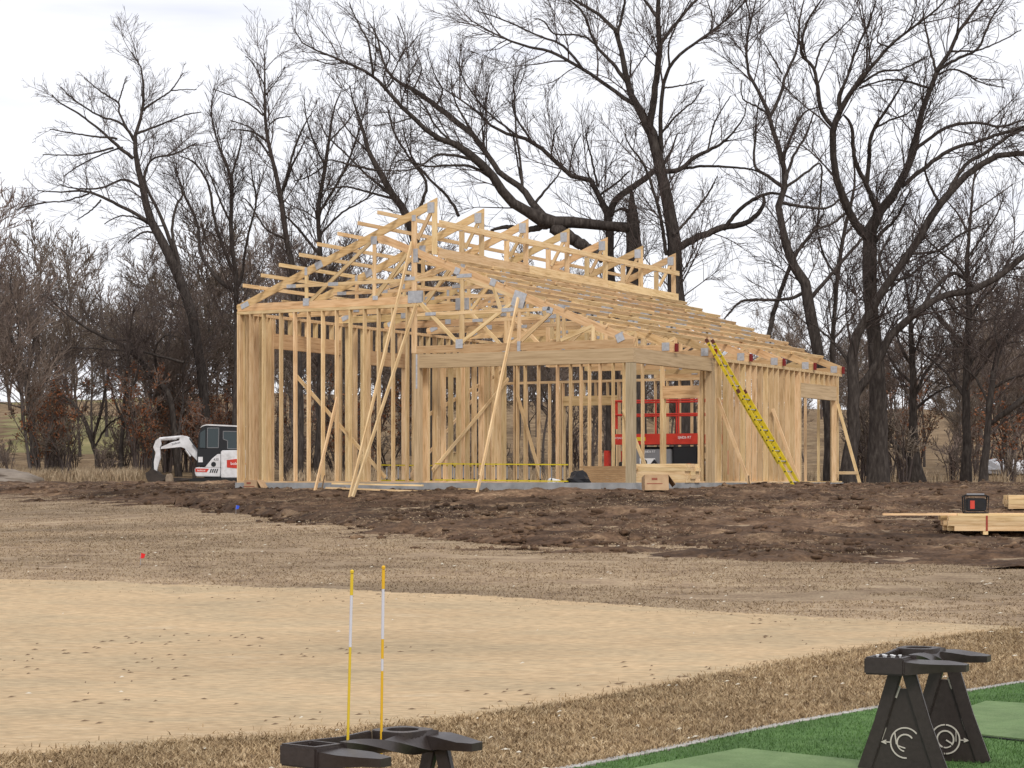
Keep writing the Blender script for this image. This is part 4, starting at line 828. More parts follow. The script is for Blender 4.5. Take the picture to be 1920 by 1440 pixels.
LAB = {"L": "grey-brown bare tree in the wood left of the building", "M": "grey-brown bare tree in the wood behind the building", "R": "grey-brown bare tree in the wood right of the building"}
n_w = 0
for k in range(400):
    if n_w >= 116: break
    d = 86 + 76 * wr.random() ** 1.0; px = wr.uniform(-150, 2070)
    if 250 < px < 460 and d < 97: continue
    if 430 < px < 1620 and d < 92: continue
    if px > 1560 and d < 84: continue
    if 70 < px < 265 and d < 118: continue
    x = (px - 960) / F * d
    side = "L" if px < 447 else ("R" if px > 1575 else "M")
    kk = wr.choice([0, 1, 2, 3, 4, 4, 2]); h_target = wr.uniform(7.5, 11.0) if side != "M" else wr.uniform(6.5, 9.5)
    row = float(np.interp(px, [-100, 60, 300, 450, 800, 1200, 1300, 1560, 1700, 1920], [450, 500, 500, 470, 520, 600, 640, 640, 610, 590])) + wr.uniform(-40, 70)
    h_target = (HOR - row) / F * d + EYE - gz(x, d)
    put_tree(kk, x, d, h_target / PROTO[kk][2], wr.uniform(0, 6.28), LAB[side], "bare trees of the wood, " + {"L": "left", "M": "middle", "R": "right"}[side]); n_w += 1

# far wood: one mass on the hill beyond, nobody could count it
def simple_tree(seed):
    r_ = np.random.default_rng(seed); H = 13.0; limbs = []
    z = np.linspace(0, H, 6); w = r_.normal(0, 0.25, (6, 2)).cumsum(0)
    t_ = np.stack([w[:, 0], w[:, 1], z, np.linspace(0.20, 0.03, 6)], -1); limbs.append(t_)
    for k in range(11):
        f = r_.uniform(0.2, 0.95); p = np.array([np.interp(f * 5, range(6), t_[:, i]) for i in range(4)]); a = r_.uniform(0, 6.28); el = r_.uniform(0.4, 1.0); L = 4.5 * (1.2 - 0.6 * f)
        d_ = np.array([math.cos(a) * math.cos(el), math.sin(a) * math.cos(el), math.sin(el), 0])
        limbs.append(np.array([p * [1, 1, 1, .5] + d_ * L * q + np.r_[r_.normal(0, .2, 3) * q, 0] for q in (0, .33, .66, 1)]))
    K = 5; LP = np.stack([smooth_line(l, K) for l in limbs]); P = LP[:, :, :3]; Rr = np.maximum(LP[:, :, 3], 0.035)
    ln = np.linalg.norm(np.diff(P, axis=1), axis=2).sum(1)
    P1, R1, L1 = spawn(P, Rr, (ln * 1.1).astype(int), np.clip(ln * 0.5, 1, 2.6), 0.75, 3, 0.15, 0.2, 0.030)
    P2, R2, L2 = spawn(P1, R1, np.full(len(P1), 3), np.clip(L1 * 0.6, .6, 1.4), 0.7, 2, 0.15, 0.15, 0.028)
    return join([tubes(P, Rr, 3), tubes(P1, R1, 3), tubes(P2, R2, 3)])
ST = [simple_tree(s_) for s_ in (1, 2, 3)]
parts = []
for k in range(200):
    d = wr.uniform(165, 270); px = wr.uniform(-250, 2170); x = (px - 960) / F * d
    if 110 < px < 240 and d < 215: continue
    v, q = ST[k % 3]; a = wr.uniform(0, 6.28); s_ = wr.uniform(0.75, 1.2) * float(np.interp(px, [0, 700, 1250, 1900], [1.0, 0.9, 0.5, 0.55])); c, n_ = math.cos(a) * s_, math.sin(a) * s_
    vv = v @ np.array([[c, n_, 0], [-n_, c, 0], [0, 0, s_]]) + np.array([x, d, gz(x, d) - 0.1]); parts.append((vv, q))
fv, fq = join(parts)
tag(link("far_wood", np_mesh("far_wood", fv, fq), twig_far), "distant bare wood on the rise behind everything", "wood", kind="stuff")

# brush at the wood's edge: leafy rust-brown oak saplings, grey shrubs and tall dry grass
def make_shrub(seed, H, spread, nleaf, leaf=0.11, stems=5, dens=1.6):
    limbs = []
    for k in range(stems):
        a = tr.uniform(0, 6.28); sp = spread * tr.uniform(0.2, 1.0); h = H * tr.uniform(0.65, 1.0)
        limbs.append(np.array([[0.1 * math.cos(a), 0.1 * math.sin(a), -0.1, 0.03], [sp * .3 * math.cos(a), sp * .3 * math.sin(a), h * .4, 0.024], [sp * .7 * math.cos(a + .2), sp * .7 * math.sin(a + .2), h * .75, 0.016], [sp * math.cos(a), sp * math.sin(a), h, 0.008]]))
    t, c, (P1, P2) = grow(limbs, dens, 0.55, 0.15, 0.011)
    ms = [("stem", np_mesh("stem", *t), twigm), ("twigs", np_mesh("twigs", *c), twig_far)]
    if nleaf:
        src = P2.reshape(-1, 3); P = src[tr.integers(0, len(src), nleaf)] + tr.normal(0, 0.06, (nleaf, 3))
        e1 = tr.normal(size=(nleaf, 3)); e1 /= np.linalg.norm(e1, axis=1, keepdims=True); e2 = np.cross(e1, tr.normal(size=(nleaf, 3))); e2 /= np.linalg.norm(e2, axis=1, keepdims=True)
        sz = leaf * tr.uniform(0.5, 1.2, (nleaf, 1)); V = np.stack([P - e1 * sz * .5, P + e2 * sz * .28, P + e1 * sz * .5, P - e2 * sz * .28], 1).reshape(-1, 3)
        ms.append(("leaves", np_mesh("leaves", V, np.arange(nleaf * 4).reshape(-1, 4)), rustleaf))
    for n_, m_, mt_ in ms: m_.materials.append(mt_)
    return ms
SAP = [make_shrub(k, 3.4, 1.2, 850) for k in range(3)]; SHR = [make_shrub(k, 2.0, 1.0, 0, stems=6, dens=1.5) for k in range(4)]
def put_shrub(name, ms, label, group, x, y, s):
    root = empty(name, (x, y, gz(x, y)), wr.uniform(0, 6.28), label, "shrub", group); root.scale = (s, s, s * wr.uniform(0.85, 1.2))
    for n_, m_, _ in ms:
        o = link(n_, m_, None, root)
        if n_ != "stem": o["kind"] = "stuff"
for k in range(46):
    px = wr.choice([wr.uniform(255, 440), wr.uniform(255, 440), wr.uniform(255, 420), wr.uniform(80, 130), wr.uniform(500, 760), wr.uniform(1690, 1900)]); d = wr.uniform(92, 112) if px < 1000 else wr.uniform(76, 96)
    q = 0 if px < 447 else (1 if px < 1000 else 2)
    lb = ("rust-brown oak sapling still holding its leaves, left of the building", "rust-brown oak sapling behind the building's left bays", "rust-brown oak sapling under the trees at the right edge")[q]
    put_shrub("oak_sapling", SAP[k % 3], lb, "rust-leaved saplings " + ("left", "middle", "right")[q], (px - 960) / F * d, d, wr.uniform(0.7, 1.35))
for k in range(64):
    px = wr.choice([wr.uniform(-30, 300), wr.uniform(450, 1150), wr.uniform(1570, 1940)]); d = wr.uniform(88, 104) if px < 1200 else wr.uniform(73, 90)
    q = 0 if px < 447 else (1 if px < 1200 else 2)
    lb = ("grey twiggy shrub at the wood's edge left of the excavator", "grey twiggy shrub seen through the stud walls", "grey twiggy shrub under the trees right of the building")[q]
    put_shrub("twiggy_shrub", SHR[k % 4], lb, "grey shrubs " + ("left", "middle", "right")[q], (px - 960) / F * d, d, wr.uniform(0.6, 1.5))
def tall(x0, x1, y0, y1, n, h, keep=None):
    x = rng.uniform(x0, x1, n); y = rng.uniform(y0, y1, n); f = vnoise(x * 0.7, y * 0.7, 91) > 0.35
    x, y = x[f], y[f]; return np.stack([x, y, ground_z(x, y)], -1)
P = np.concatenate([tall(-22.5, -16.0, 88, 96, 9000, 1), tall(9, 22, 76, 86, 1100, 1), tall(-9, 9, 84, 92, 8000, 1)])
tag(blades("tall_dry_grass", P, 0.48, 0.030, 0.35, tallstraw_m), "tall pale dry grass along the edge of the wood", "grass", kind="stuff")
# ------------------------------------------------------------------ machines and things on the site
darksteel = noisy("muddy dark steel", [(0.3, (0.022, 0.018, 0.016)), (0.7, (0.065, 0.052, 0.044))], nscale=3, rough=0.75)
def q88(px, py): return ((px - 445) / F * 88, (905 - py) / F * 88)
def poly88(*pts): return [q88(*p) for p in pts]
ex0 = at(445, 905, 88); exz = gz(ex0.x, 88)
exc = empty("mini_excavator", (ex0.x, 88, EYE - 0.066), 0, "white mini excavator with black cab and lowered arm, half hidden by the building's left corner", "excavator")
def prism88(name, pts, y0, y1, m, parent=None, bevel=0.0):
    return MB().prism(poly88(*pts), y0, y1).build(name, m, parent or exc, bevel=bevel)
cab = prism88("cab", [(374.0, 874), (374.4, 850), (375.5, 841), (377, 818), (379.5, 808), (383, 801), (392, 797.6), (445, 800), (476, 802), (477, 843), (419.6, 844.5), (418.0, 849), (402.4, 859.4), (389.8, 874)], -0.72, 0.28, blackp, bevel=0.02)
prism88("cab_roof", [(380, 803), (384, 799), (392, 796.2), (445, 798.4), (478, 800.4), (478, 803), (445, 801), (392, 798.6), (386, 800)], -0.75, 0.31, whitep, cab)
for pts in ([(379.5, 811), (390.5, 804), (390.5, 841), (378.3, 840)], [(393.8, 803.5), (415, 803.5), (414, 840), (393.2, 840)], [(423, 809.5), (455, 810), (455, 842), (431, 842), (431, 827), (423, 824)]):
    o = prism88("window", pts, -0.728, -0.716, glass, cab)
    lo = MB()
    for a, b in zip(pts, pts[1:] + pts[:1]):
        (xa, za), (xb, zb) = q88(*a), q88(*b); lo.tube([(xa, -0.728, za), (xb, -0.728, zb)], 0.016, 5)
    lo.build("window_frame", greyp if pts[0][0] > 390 else blackp, cab)
prism88("headlight", [(376.5, 857), (385, 857), (385, 867), (376.5, 867)], -0.735, -0.716, whitep)
prism88("front_cover", [(370.3, 878), (373, 876.5), (418.4, 876.5), (417.3, 894.5), (373, 893.5), (370.8, 889)], -0.80, 0.80, whitep, bevel=0.03)
prism88("side_cover", [(389.8, 876), (402.4, 860.5), (412.7, 852), (418.2, 851.4), (418.2, 876.3)], -0.79, -0.45, whitep)
rp_ = prism88("engine_cover", [(419.4, 846.5), (421, 845), (478, 844), (482, 850), (482, 893), (478, 896), (419.4, 896)], -0.85, 0.85, whitep, bevel=0.03)
bd = prism88("red_badge", [(430.5, 863), (447, 861), (462, 861), (466, 870), (462, 878.5), (447, 878.3), (430.5, 876.6)], -0.862, -0.848, redp, rp_)
mt = Matrix.Translation((q88(448, 869.5)[0], -0.865, q88(448, 869.5)[1])) @ Matrix.Rotation(R(90), 4, 'X')
text_obj("badge_lettering", "bobcat", 0.17, whiteflat, rp_, mt)
mt = Matrix.Translation((q88(410.2, 862)[0], -0.795, q88(410.2, 862)[1])) @ Matrix.Rotation(R(90), 4, 'X')
text_obj("number_lettering", "430", 0.14, blackp, exc, mt)
cx, cz = q88(405.5, 870.8); MB().lathe([(0.10, -0.80), (0.10, -0.785)], (cx, 0, cz), 16, 'y').build("round_vent", blackp, exc)
prism88("front_badge", [(371.6, 878.5), (397, 879), (393, 885.5), (372, 885)], -0.812, -0.798, redp)
mt = Matrix.Translation((q88(383, 882)[0], -0.815, q88(383, 882)[1])) @ Matrix.Rotation(R(90), 4, 'X')
text_obj("badge_lettering", "bobcat", 0.12, whiteflat, exc, mt)
for k in range(4):
    x = 398 + k * 3.9; prism88("stripe", [(x, 886.5), (x + 2.4, 879.5), (x + 4.6, 879.5), (x + 2.2, 886.5)], -0.812, -0.798, blackp)
bm_ = prism88("boom", [(373.8, 850), (372.6, 866), (347.4, 841), (339.4, 838.2), (310, 841.5), (302, 842), (303, 838), (323, 829), (337, 826), (338, 819), (341.7, 816.4), (350.8, 818), (356.6, 821.6)], -0.12, 0.12, whitep, bevel=0.012)
mt = Matrix.Translation((q88(331, 831)[0], -0.126, q88(331, 831)[1])) @ Matrix.Rotation(R(90), 4, 'X') @ Matrix.Rotation(R(14), 4, 'Z')
text_obj("boom_lettering", "bobcat", 0.13, blackp, bm_, mt)
def cyl88(name, a, b, r, m, y=0.0, parent=None): (xa, za), (xb, zb) = q88(*a), q88(*b); return MB().tube([(xa, y, za), (xb, y, zb)], r, 8).build(name, m, parent or exc)
cyl88("arm_cylinder", (299, 822.8), (341, 819), 0.06, whitep); cyl88("cylinder_rod", (297, 825.5), (331, 823), 0.035, steel)
cyl88("boom_cylinder", (349, 843), (358, 856), 0.055, steel, -0.16); cyl88("hydraulic_hose", (356, 822), (372, 846), 0.03, blackp, -0.1); cyl88("hydraulic_hose", (362, 834), (373, 847), 0.025, greyp, -0.16)
prism88("arm", [(287.8, 838.8), (292.4, 826), (298, 821.6), (301.6, 823.9), (302.7, 834), (300.4, 838.8), (301.6, 859.4), (299.3, 865), (294, 886), (290, 888), (289, 866), (292.4, 849)], -0.09, 0.09, whitep, bevel=0.012)
cyl88("bucket_cylinder", (288, 843), (286.5, 880), 0.045, rubber)
prism88("bucket", [(275, 886), (281, 884), (287, 878), (296, 884), (302, 890), (318, 891.5), (317, 895), (309, 902), (296, 906), (280, 903), (277, 897)], -0.38, 0.38, darksteel, bevel=0.02)
for y in (-0.92, 0.58):
    tk = MB().prism(poly88((360, 902), (364, 897.5), (372, 896), (470, 896), (478, 898), (480, 903), (476, 908), (366, 908.5), (361, 906)), y, y + 0.34).build("track", rubber, exc, bevel=0.03)
MB().prism(poly88((385, 893), (465, 894), (460, 901), (390, 901)), -0.5, 0.5).build("undercarriage", darksteel, exc)
MB().prism(poly88((322, 897), (330, 895.5), (345, 896.5), (360, 897), (362, 900.5), (335, 903), (331, 908), (322, 908)), -0.85, 0.85).build("dozer_blade", darksteel, exc, bevel=0.015)

# scissor lift inside the frame
lift = empty("scissor_lift", (BX, BY, SLAB), BA - R(90), "red scissor lift with black chassis parked inside the frame behind the porch", "lift")
L0, L1_, Y0, Y1 = -4.23, -1.52, 7.75, 9.15
dk = MB(); dk.box(((L0 + L1_) / 2, Y0, 1.185), (L1_ - L0, 0.04, 0.29)); dk.box(((L0 + L1_) / 2, (Y0 + Y1) / 2, 1.07), (L1_ - L0, Y1 - Y0, 0.05)); 
dk.build("platform", redp, lift)
MB().box(((L0 + L1_) / 2, Y1, 1.185), (L1_ - L0, 0.04, 0.29)).build("toe_board", redp, lift)
for y in (Y0, Y1):
    for z in (1.86, 2.24): MB().tube([(L0, y, z), (L1_, y, z)], 0.024, 8).build("guard_rail", redp, lift)
    for x in (L0, L0 + 0.9, L0 + 1.32, L0 + 2.0, L1_): MB().tube([(x, y, 1.3), (x, y, 2.26)], 0.024, 8).build("rail_post", redp, lift)
for x in (L0, L1_):
    for z in (1.86, 2.24): MB().tube([(x, Y0, z), (x, Y1, z)], 0.024, 8).build("guard_rail", redp, lift)
MB().box((L0 + 0.06, Y0 + 0.05, 1.86), (0.16, 0.06, 0.78)).build("control_panel", redp, lift)
def ltext(body, size, x, z, m, y=Y0 - 0.024):
    text_obj("lettering", body, size, m, lift, Matrix.Translation((x, y, z)) @ Matrix.Rotation(R(90), 4, 'X'))
ltext("SJ6826 RT", 0.095, -2.05, 1.22, whiteflat); ltext("SKYJACK", 0.075, -4.02, 1.22, whiteflat)
MB().box((-3.36, Y0 - 0.024, 1.19), (0.30, 0.006, 0.10)).build("warning_label", mat("yellow label", (0.65, 0.48, 0.03), 0.6), lift)
sc = MB()
for k, z in enumerate((0.80, 0.88, 0.96)):
    for y in (Y0 + 0.25, Y1 - 0.25): sc.bar((L0 + 0.3, y, z + 0.04 * (k % 2)), (L1_ - 0.3, y, z + 0.04 * ((k + 1) % 2)), 0.05, 0.05)
MB().box((-2.85, (Y0 + Y1) / 2, 0.90), (2.2, 0.9, 0.16)).build("scissor_stack", rubber, lift)
MB().box((-2.90, (Y0 + Y1) / 2, 0.40), (2.5, 0.9, 0.34)).build("chassis", blackp, lift, bevel=0.02)
MB().box((-3.02, Y0 + 0.16, 0.66), (1.10, 0.30, 0.50)).build("engine_box", greyp, lift, bevel=0.015)
MB().box((-2.05, Y0 + 0.16, 0.70), (0.72, 0.30, 0.55)).build("engine_box", blackp, lift, bevel=0.03)
ltext("SJ6826 RT", 0.085, -3.10, 0.84, whiteflat, Y0 - 0.004)
sg = MB().box((-3.16, Y0 - 0.003, 0.55), (0.46, 0.008, 0.22)).build("sign_plate", whiteflat, lift)
MB().lathe([(0.085, Y0 - 0.014), (0.085, Y0 - 0.008)], (-3.25, 0, 0.55), 20, 'y').build("sign_disc", blackp, sg)
MB().prism([(-3.10, 0.46), (-2.95, 0.64), (-2.80, 0.46), (-2.95, 0.53)], Y0 - 0.02, Y0 - 0.009).build("sign_mark", blackp, sg)
for x in (-3.75, -1.93):
    for y in (Y0 + 0.02, Y1 - 0.30):
        w_ = MB().lathe([(0.20, y - 0.02), (0.30, y), (0.33, y + 0.05), (0.33, y + 0.20), (0.29, y + 0.25)], (x, 0, 0.33), 22, 'y').build("wheel", rubber, lift, smooth=False)
        MB().lathe([(0.06, y - 0.045), (0.17, y - 0.035), (0.19, y - 0.022)], (x, 0, 0.33), 18, 'y').build("rim", redp, w_)
for x in (-4.42, -1.36):
    for y in (Y0 + 0.1, Y1 - 0.2):
        og = MB().box((x, y, 0.55), (0.14, 0.14, 0.66)).build("outrigger", redp, lift)
        MB().tube([(x, y, 0.02), (x, y, 0.30)], 0.045, 8).build("outrigger_foot", steel, og)
hat = MB().lathe([(0.14, 0), (0.145, 0.01), (0.11, 0.02), (0.105, 0.08), (0.075, 0.125), (0.02, 0.145)], (0, 0, 0), 16).build("hard_hat", orangep)
def bw(x, y, z):
    c, s = math.sin(BA), math.cos(BA); return (BX + x * c + y * s, BY - x * s + y * c, SLAB + z)
hat.location = bw(-2.75, Y0 + 0.25, 1.10 + 0.6); hat.location = bw(-2.78, Y0 + 0.22, 1.097); tag(hat, "small orange hard hat lying on the deck of the red lift", "hard hat")

# ladders
def ladder(name, label, p0, p1, across, length, width, rungs, m, rungm, endm=None, sec=None):
    """p0 foot centre, p1 direction end, across = unit vector of the rung direction"""
    p0 = Vector(p0); p1 = Vector(p1); ax = Vector(across).normalized(); d = (p1 - p0); L = d.length; d.normalize(); nrm = ax.cross(d).normalized()
    root = empty(name, p0, 0, label, "ladder")
    secs = sec or [(0, L, 0.0)]
    for a, b, off in secs:
        w = width - 0.07 * (off != 0); o_ = nrm * off
        for s_ in (-1, 1):
            q0 = d * a + ax * (s_ * w / 2) + o_; q1 = d * b + ax * (s_ * w / 2) + o_
            r_ = beam("rail", q0, q1, 0.030, 0.075, m, root, up=nrm)
            if endm: 
                beam("rail_cap", q1 - d * 0.10, q1 + d * 0.012, 0.036, 0.082, endm, root, up=nrm)
        n_ = int((b - a) / 0.305); 
        for k in range(n_):
            c = d * (a + 0.18 + k * 0.305) + o_
            rg = MB().tube([c - ax * (w / 2 - 0.016), c + ax * (w / 2 - 0.016)], 0.016, 8).build("rung", rungm, root)
            MB().tube([c - ax * (w / 2 + 0.02), c - ax * (w / 2 - 0.06)], 0.020, 6).add(*_tube2(c + ax * (w / 2 - 0.06), c + ax * (w / 2 + 0.02), 0.020)).build("rung_end", rubber, root) if False else None
            for s_ in (-1, 1):
                MB().tube([c + ax * (s_ * (w / 2 - 0.05)), c + ax * (s_ * (w / 2 + 0.022))], 0.021, 6).build("rung_bracket", rubber, root)
    return root
ft = Vector(bw(2.28, 4.85, 0)); ft.z = gz(ft.x, ft.y) + 0.05; tp = Vector(bw(-0.05, 4.80, 3.66))
fx, fy = bw(0, 1, 0)[0] - BX, bw(0, 1, 0)[1] - BY
ladder("extension_ladder", "yellow fibreglass extension ladder leaning on the right eave", ft, tp, (fx, fy, 0), 0, 0.46, 0, yellowp, steel, mat("brown rubber cap", (0.10, 0.03, 0.02), 0.7), sec=[(0, 2.9, 0.0), (0.75, (tp - ft).length, -0.055)])
a_, b_ = Vector(bw(-5.62, 0.48, 0.27)), Vector(bw(-1.95, 0.48, 0.235))
ladder("lying_ladder", "yellow ladder lying on its edge along the front of the porch slab", a_, b_, (0, 0, 1), 0, 0.40, 0, yellowp, greyp)
a_, b_ = Vector(bw(-8.3, 2.2, 0.26)), Vector(bw(-6.0, 4.4, 0.235))
ladder("lying_ladder", "yellow ladder with pale rungs lying on edge behind the front-left studs", a_, b_, (0, 0, 1), 0, 0.40, 0, yellowp, steel)

# stacks inside the porch
def stack(name, label, cat, c, rz, L, W, rows, cols, bh, mt_, gap=0.003, jitter=0.03, group=None, strap=None, base_blocks=False):
    root = empty(name, c, rz, label, cat, group); bwid = W / cols; h0 = 0.07 if base_blocks else 0.0
    for i in range(rows):
        for j in range(cols):
            dx = rr.uniform(-jitter, jitter)
            beam("board", (-L / 2 + dx, -W / 2 + (j + 0.5) * bwid, h0 + (i + 0.5) * bh), (L / 2 + dx, -W / 2 + (j + 0.5) * bwid, h0 + (i + 0.5) * bh), bwid - gap, bh - gap, mt_, root)
    if base_blocks:
        for x in (-L * 0.3, L * 0.3): beam("skid", (x, -W / 2, 0.035), (x, W / 2, 0.035), 0.088, 0.066, lumber, root)
    if strap:
        for x in strap:
            sb = MB(); H = h0 + rows * bh
            sb.box((x, -W / 2 - 0.004, (H + h0) / 2), (0.035, 0.004, H - h0)); sb.box((x, 0, H + 0.004), (0.035, W, 0.004)); 
            sb.build("strap", mat("strap red", (0.30, 0.05, 0.03), 0.6), root)
    return root
RB = BA - R(90)
stack("panel_stack", "low stack of brown strand board sheets left of the porch corner post", "boards", bw(-2.02, 3.3, 0.0), RB, 1.45, 0.9, 8, 1, 0.052, osb, jitter=0.08)
stack("lumber_stack", "stack of pale studs on the porch floor right of the corner post", "lumber", bw(-0.62, 3.4, 0.0), RB, 1.35, 0.9, 5, 3, 0.094, lumber, jitter=0.03)
# bits on the slab
def lump(name, label, cat, loc, s, m, seed, flat=1.0, seg=(14, 9), rough=0.35):
    r_ = np.random.default_rng(seed); bm = bmesh.new(); bmesh.ops.create_uvsphere(bm, u_segments=seg[0], v_segments=seg[1], radius=1.0)
    for v in bm.verts:
        n_ = 1 + rough * float(fbm(np.array([v.co.x * 2.2 + seed]), np.array([v.co.y * 2.2 + v.co.z * 1.7]), 3, seed)[0]) * 2
        v.co = Vector((v.co.x * s[0] * n_, v.co.y * s[1] * n_, max(v.co.z, -0.25) * s[2] * n_))
    me = bpy.data.meshes.new(name); bm.to_mesh(me); bm.free()
    o = link(name, me, m, None, loc); return tag(o, label, cat)
lump("refuse_bag", "crumpled black plastic bag on the slab by the lying ladder's end", "bag", bw(-1.80, 0.75, 0.05), (0.30, 0.22, 0.22), plasticbag, 3, rough=0.6)
lump("plastic_bundle", "small crumpled white plastic bundle beside the black bag", "bag", bw(-2.55, 0.9, 0.03), (0.16, 0.1, 0.08), whiteflat, 9, rough=0.6)
def bucket(loc, label):
    root = empty("bucket", loc, 0, label, "bucket", "white buckets by the lift")
    MB().lathe([(0.125, 0), (0.13, 0.01), (0.145, 0.34), (0.155, 0.345), (0.155, 0.365), (0.14, 0.37)], (0, 0, 0), 18).build("pail", whitep, root)
    MB().lathe([(0.1375, 0.10), (0.1425, 0.25)], (0, 0, 0), 18).build("paper_label", redp, root)
bucket(bw(-1.12, 5.5, 0), "white bucket with red label, left of the pair under the lift"); bucket(bw(-0.92, 5.75, 0), "white bucket with red label, right of the pair under the lift")
tb = beam("trim_board", bw(-0.55, 5.3, 0.0), bw(-0.52, 5.45, 0.55), 0.09, 0.02, whitep, None); tag(tb, "short white board standing upright beside the buckets", "board")
# carton dumped in front of the porch
def carton(loc, rz, tilt, L, W, H, label, open_=True):
    root = empty("carton", loc, rz, label, "box"); root.rotation_euler = (tilt, 0, rz)
    MB().box((0, -W / 2, H / 2), (L, 0.008, H)).build("side", cardboard, root); MB().box((0, W / 2, H / 2), (L, 0.008, H)).build("side", cardboard, root)
    MB().box((-L / 2, 0, H / 2), (0.008, W - 0.01, H)).build("side", cardboard, root)
    if not open_: MB().box((L / 2, 0, H / 2), (0.008, W - 0.01, H)).build("side", cardboard, root)
    MB().box((0, 0, H), (L, W, 0.008)).build("top", cardboard, root)
    o = beam("flap", (L / 2 + 0.005, 0, H), (L / 2 + 0.16, 0, H - 0.22), W, 0.008, cardboard, root)
    t1 = MB().box((-0.05, -W / 2 - 0.006, H * 0.72), (0.13, 0.003, 0.05)).build("print", mat("carton print", (0.26, 0.08, 0.05), 0.9), root)
    MB().box((-0.05, -W / 2 - 0.006, H * 0.42), (0.36, 0.003, 0.02)).build("print", MATS["carton print"], root)
p = Vector(bw(0.98, -0.9, 0)); carton((p.x, p.y, gz(p.x, p.y) + 0.06), RB + R(34), R(-10), 0.55, 0.42, 0.36, "open cardboard carton tipped over on the mud before the porch corner")
p = Vector(bw(-10.45, -0.45, 0)); carton((p.x, p.y, gz(p.x, p.y) + 0.0), RB, 0.0, 0.38, 0.3, 0.28, "small brown carton standing against the slab near the left corner", False)
# boards lying about
def loose(label, a, b, w=0.09, h=0.04, raise_=0.02, m=lumber):
    a = Vector(a); b = Vector(b)
    for v in (a, b): v.z = float(mud_z(np.array([v.x]), np.array([v.y]))[0]) + raise_
    tag(beam("loose_board", a, b, w, h, m, None), label, "board", "boards lying loose round the site")
loose("longest loose board lying against the slab under the front-left wall", bw(-8.0, -0.55, 0), bw(-5.35, -0.62, 0), raise_=0.13)
loose("loose board lying just below the longest one by the slab", bw(-8.05, -0.75, 0), bw(-5.45, -0.80, 0), raise_=0.05)
loose("loose board on the mud in front of the porch's left post", bw(-5.75, -1.0, 0), bw(-3.7, -0.9, 0), raise_=0.06)
loose("short loose board lying at the foot of the right wall", bw(0.5, 5.6, 0), bw(0.55, 7.0, 0), raise_=0.05)
loose("short loose board lying beside the leaning ladder's foot", bw(2.0, 4.4, 0), bw(1.6, 5.2, 0), raise_=0.05)

# lumber piles by the right edge
c = on_ground(1905, 1004); c = Vector((at(1930, 0, c.y).x, c.y, c.z))
LS = stack("lumber_stack", "strapped pile of long pale boards lying on the mud at the right edge", "lumber", (c.x, c.y, c.z + 0.02), R(-3), 2.9, 0.9, 3, 8, 0.092, lumber, jitter=0.16, strap=(-0.85,), base_blocks=True)
top_z = c.z + 0.02 + 0.07 + 3 * 0.092
for k, (pa, pb, lab) in enumerate(((1655, 1860, "long loose board on the pile at the right edge, reaching farthest left"), (1738, 1960, "loose board behind the black radio on the pile at the right edge"), (1795, 2050, "loose board along the front top of the pile at the right edge"))):
    y = c.y + (0.12, 0.38, -0.30)[k]; z = top_z + 0.02 + (0.0, 0.002, 0.0)[k]
    tag(beam("loose_board", (at(pa, 0, y).x, y, z), (at(pb, 0, y).x, y - 0.12, z), 0.14, 0.038, lumber, None), lab, "board", "boards lying loose round the site")
c2 = on_ground(1960, 962); stack("lumber_stack", "short stack of pale boards at the right edge behind the strapped pile", "lumber", (at(1990, 0, c2.y).x, c2.y, c2.z + 0.02), R(-4), 2.2, 0.9, 3, 8, 0.092, lumber, jitter=0.04, base_blocks=True)
# jobsite radio on the pile
rx = at(1829, 0, c.y - 0.05).x
ra = empty("jobsite_radio", (rx, c.y - 0.05, top_z + 0.02), R(-4), "black caged jobsite radio with a red panel standing on the lumber pile", "radio")
MB().box((0, 0, 0.18), (0.36, 0.20, 0.24)).build("body", blackp, ra, bevel=0.02)
MB().box((-0.07, -0.104, 0.18), (0.08, 0.010, 0.15)).build("red_panel", mat("radio red", (0.55, 0.06, 0.04), 0.5), ra)
MB().lathe([(0.075, -0.108), (0.075, -0.098)], (0.07, 0, 0.18), 16, 'y').build("speaker", rubber, ra)
for y in (-0.13, 0.13):
    MB().tube([(-0.21, y, 0.03), (-0.22, y, 0.33), (-0.18, y, 0.35), (0.18, y, 0.35), (0.22, y, 0.33), (0.21, y, 0.03), (-0.21, y, 0.03)], 0.014, 6).build("cage_bar", rubber, ra)
for x in (-0.22, 0.22): MB().tube([(x, -0.13, 0.33), (x, 0.13, 0.33)], 0.016, 6).build("cage_bar", rubber, ra)
MB().tube([(-0.16, 0, 0.365), (0.16, 0, 0.365)], 0.02, 8).build("handle", greyp, ra)

# marker flags, stones, mound, stump
def flag(px, py, m, label, h=0.30):
    p = on_ground(px, py + 14); p.z = max(p.z, float(mud_z(np.array([p.x]), np.array([p.y]))[0])) if mud_mask(np.array([p.x]), np.array([p.y]))[0] > 0 else p.z; root = empty("marker_flag", p, 0, label, "flag", "small marker flags")
    MB().tube([(0, 0, -0.05), (0.01, 0, h)], 0.005, 5).build("wire", steel, root)
    MB().prism([(0.01, h), (0.085, h - 0.02), (0.06, h - 0.085), (-0.005, h - 0.09)], -0.003, 0.003).build("pennant", m, root)
flag(263, 1046, mat("flag red", (0.65, 0.02, 0.02), 0.6), "small red marker flag stuck in the grass bank on the left", 0.20)
flag(442, 950, mat("flag blue", (0.03, 0.09, 0.60), 0.6), "small blue marker flag at the edge of the mud", 0.20)
rock_m = noisy("pale stone", [(0.3, (0.30, 0.27, 0.23)), (0.7, (0.52, 0.48, 0.42))], nscale=4, rough=0.9)
dirtrock_m = noisy("dirty stone", [(0.3, (0.16, 0.12, 0.085)), (0.7, (0.28, 0.22, 0.16))], nscale=4, rough=0.9)
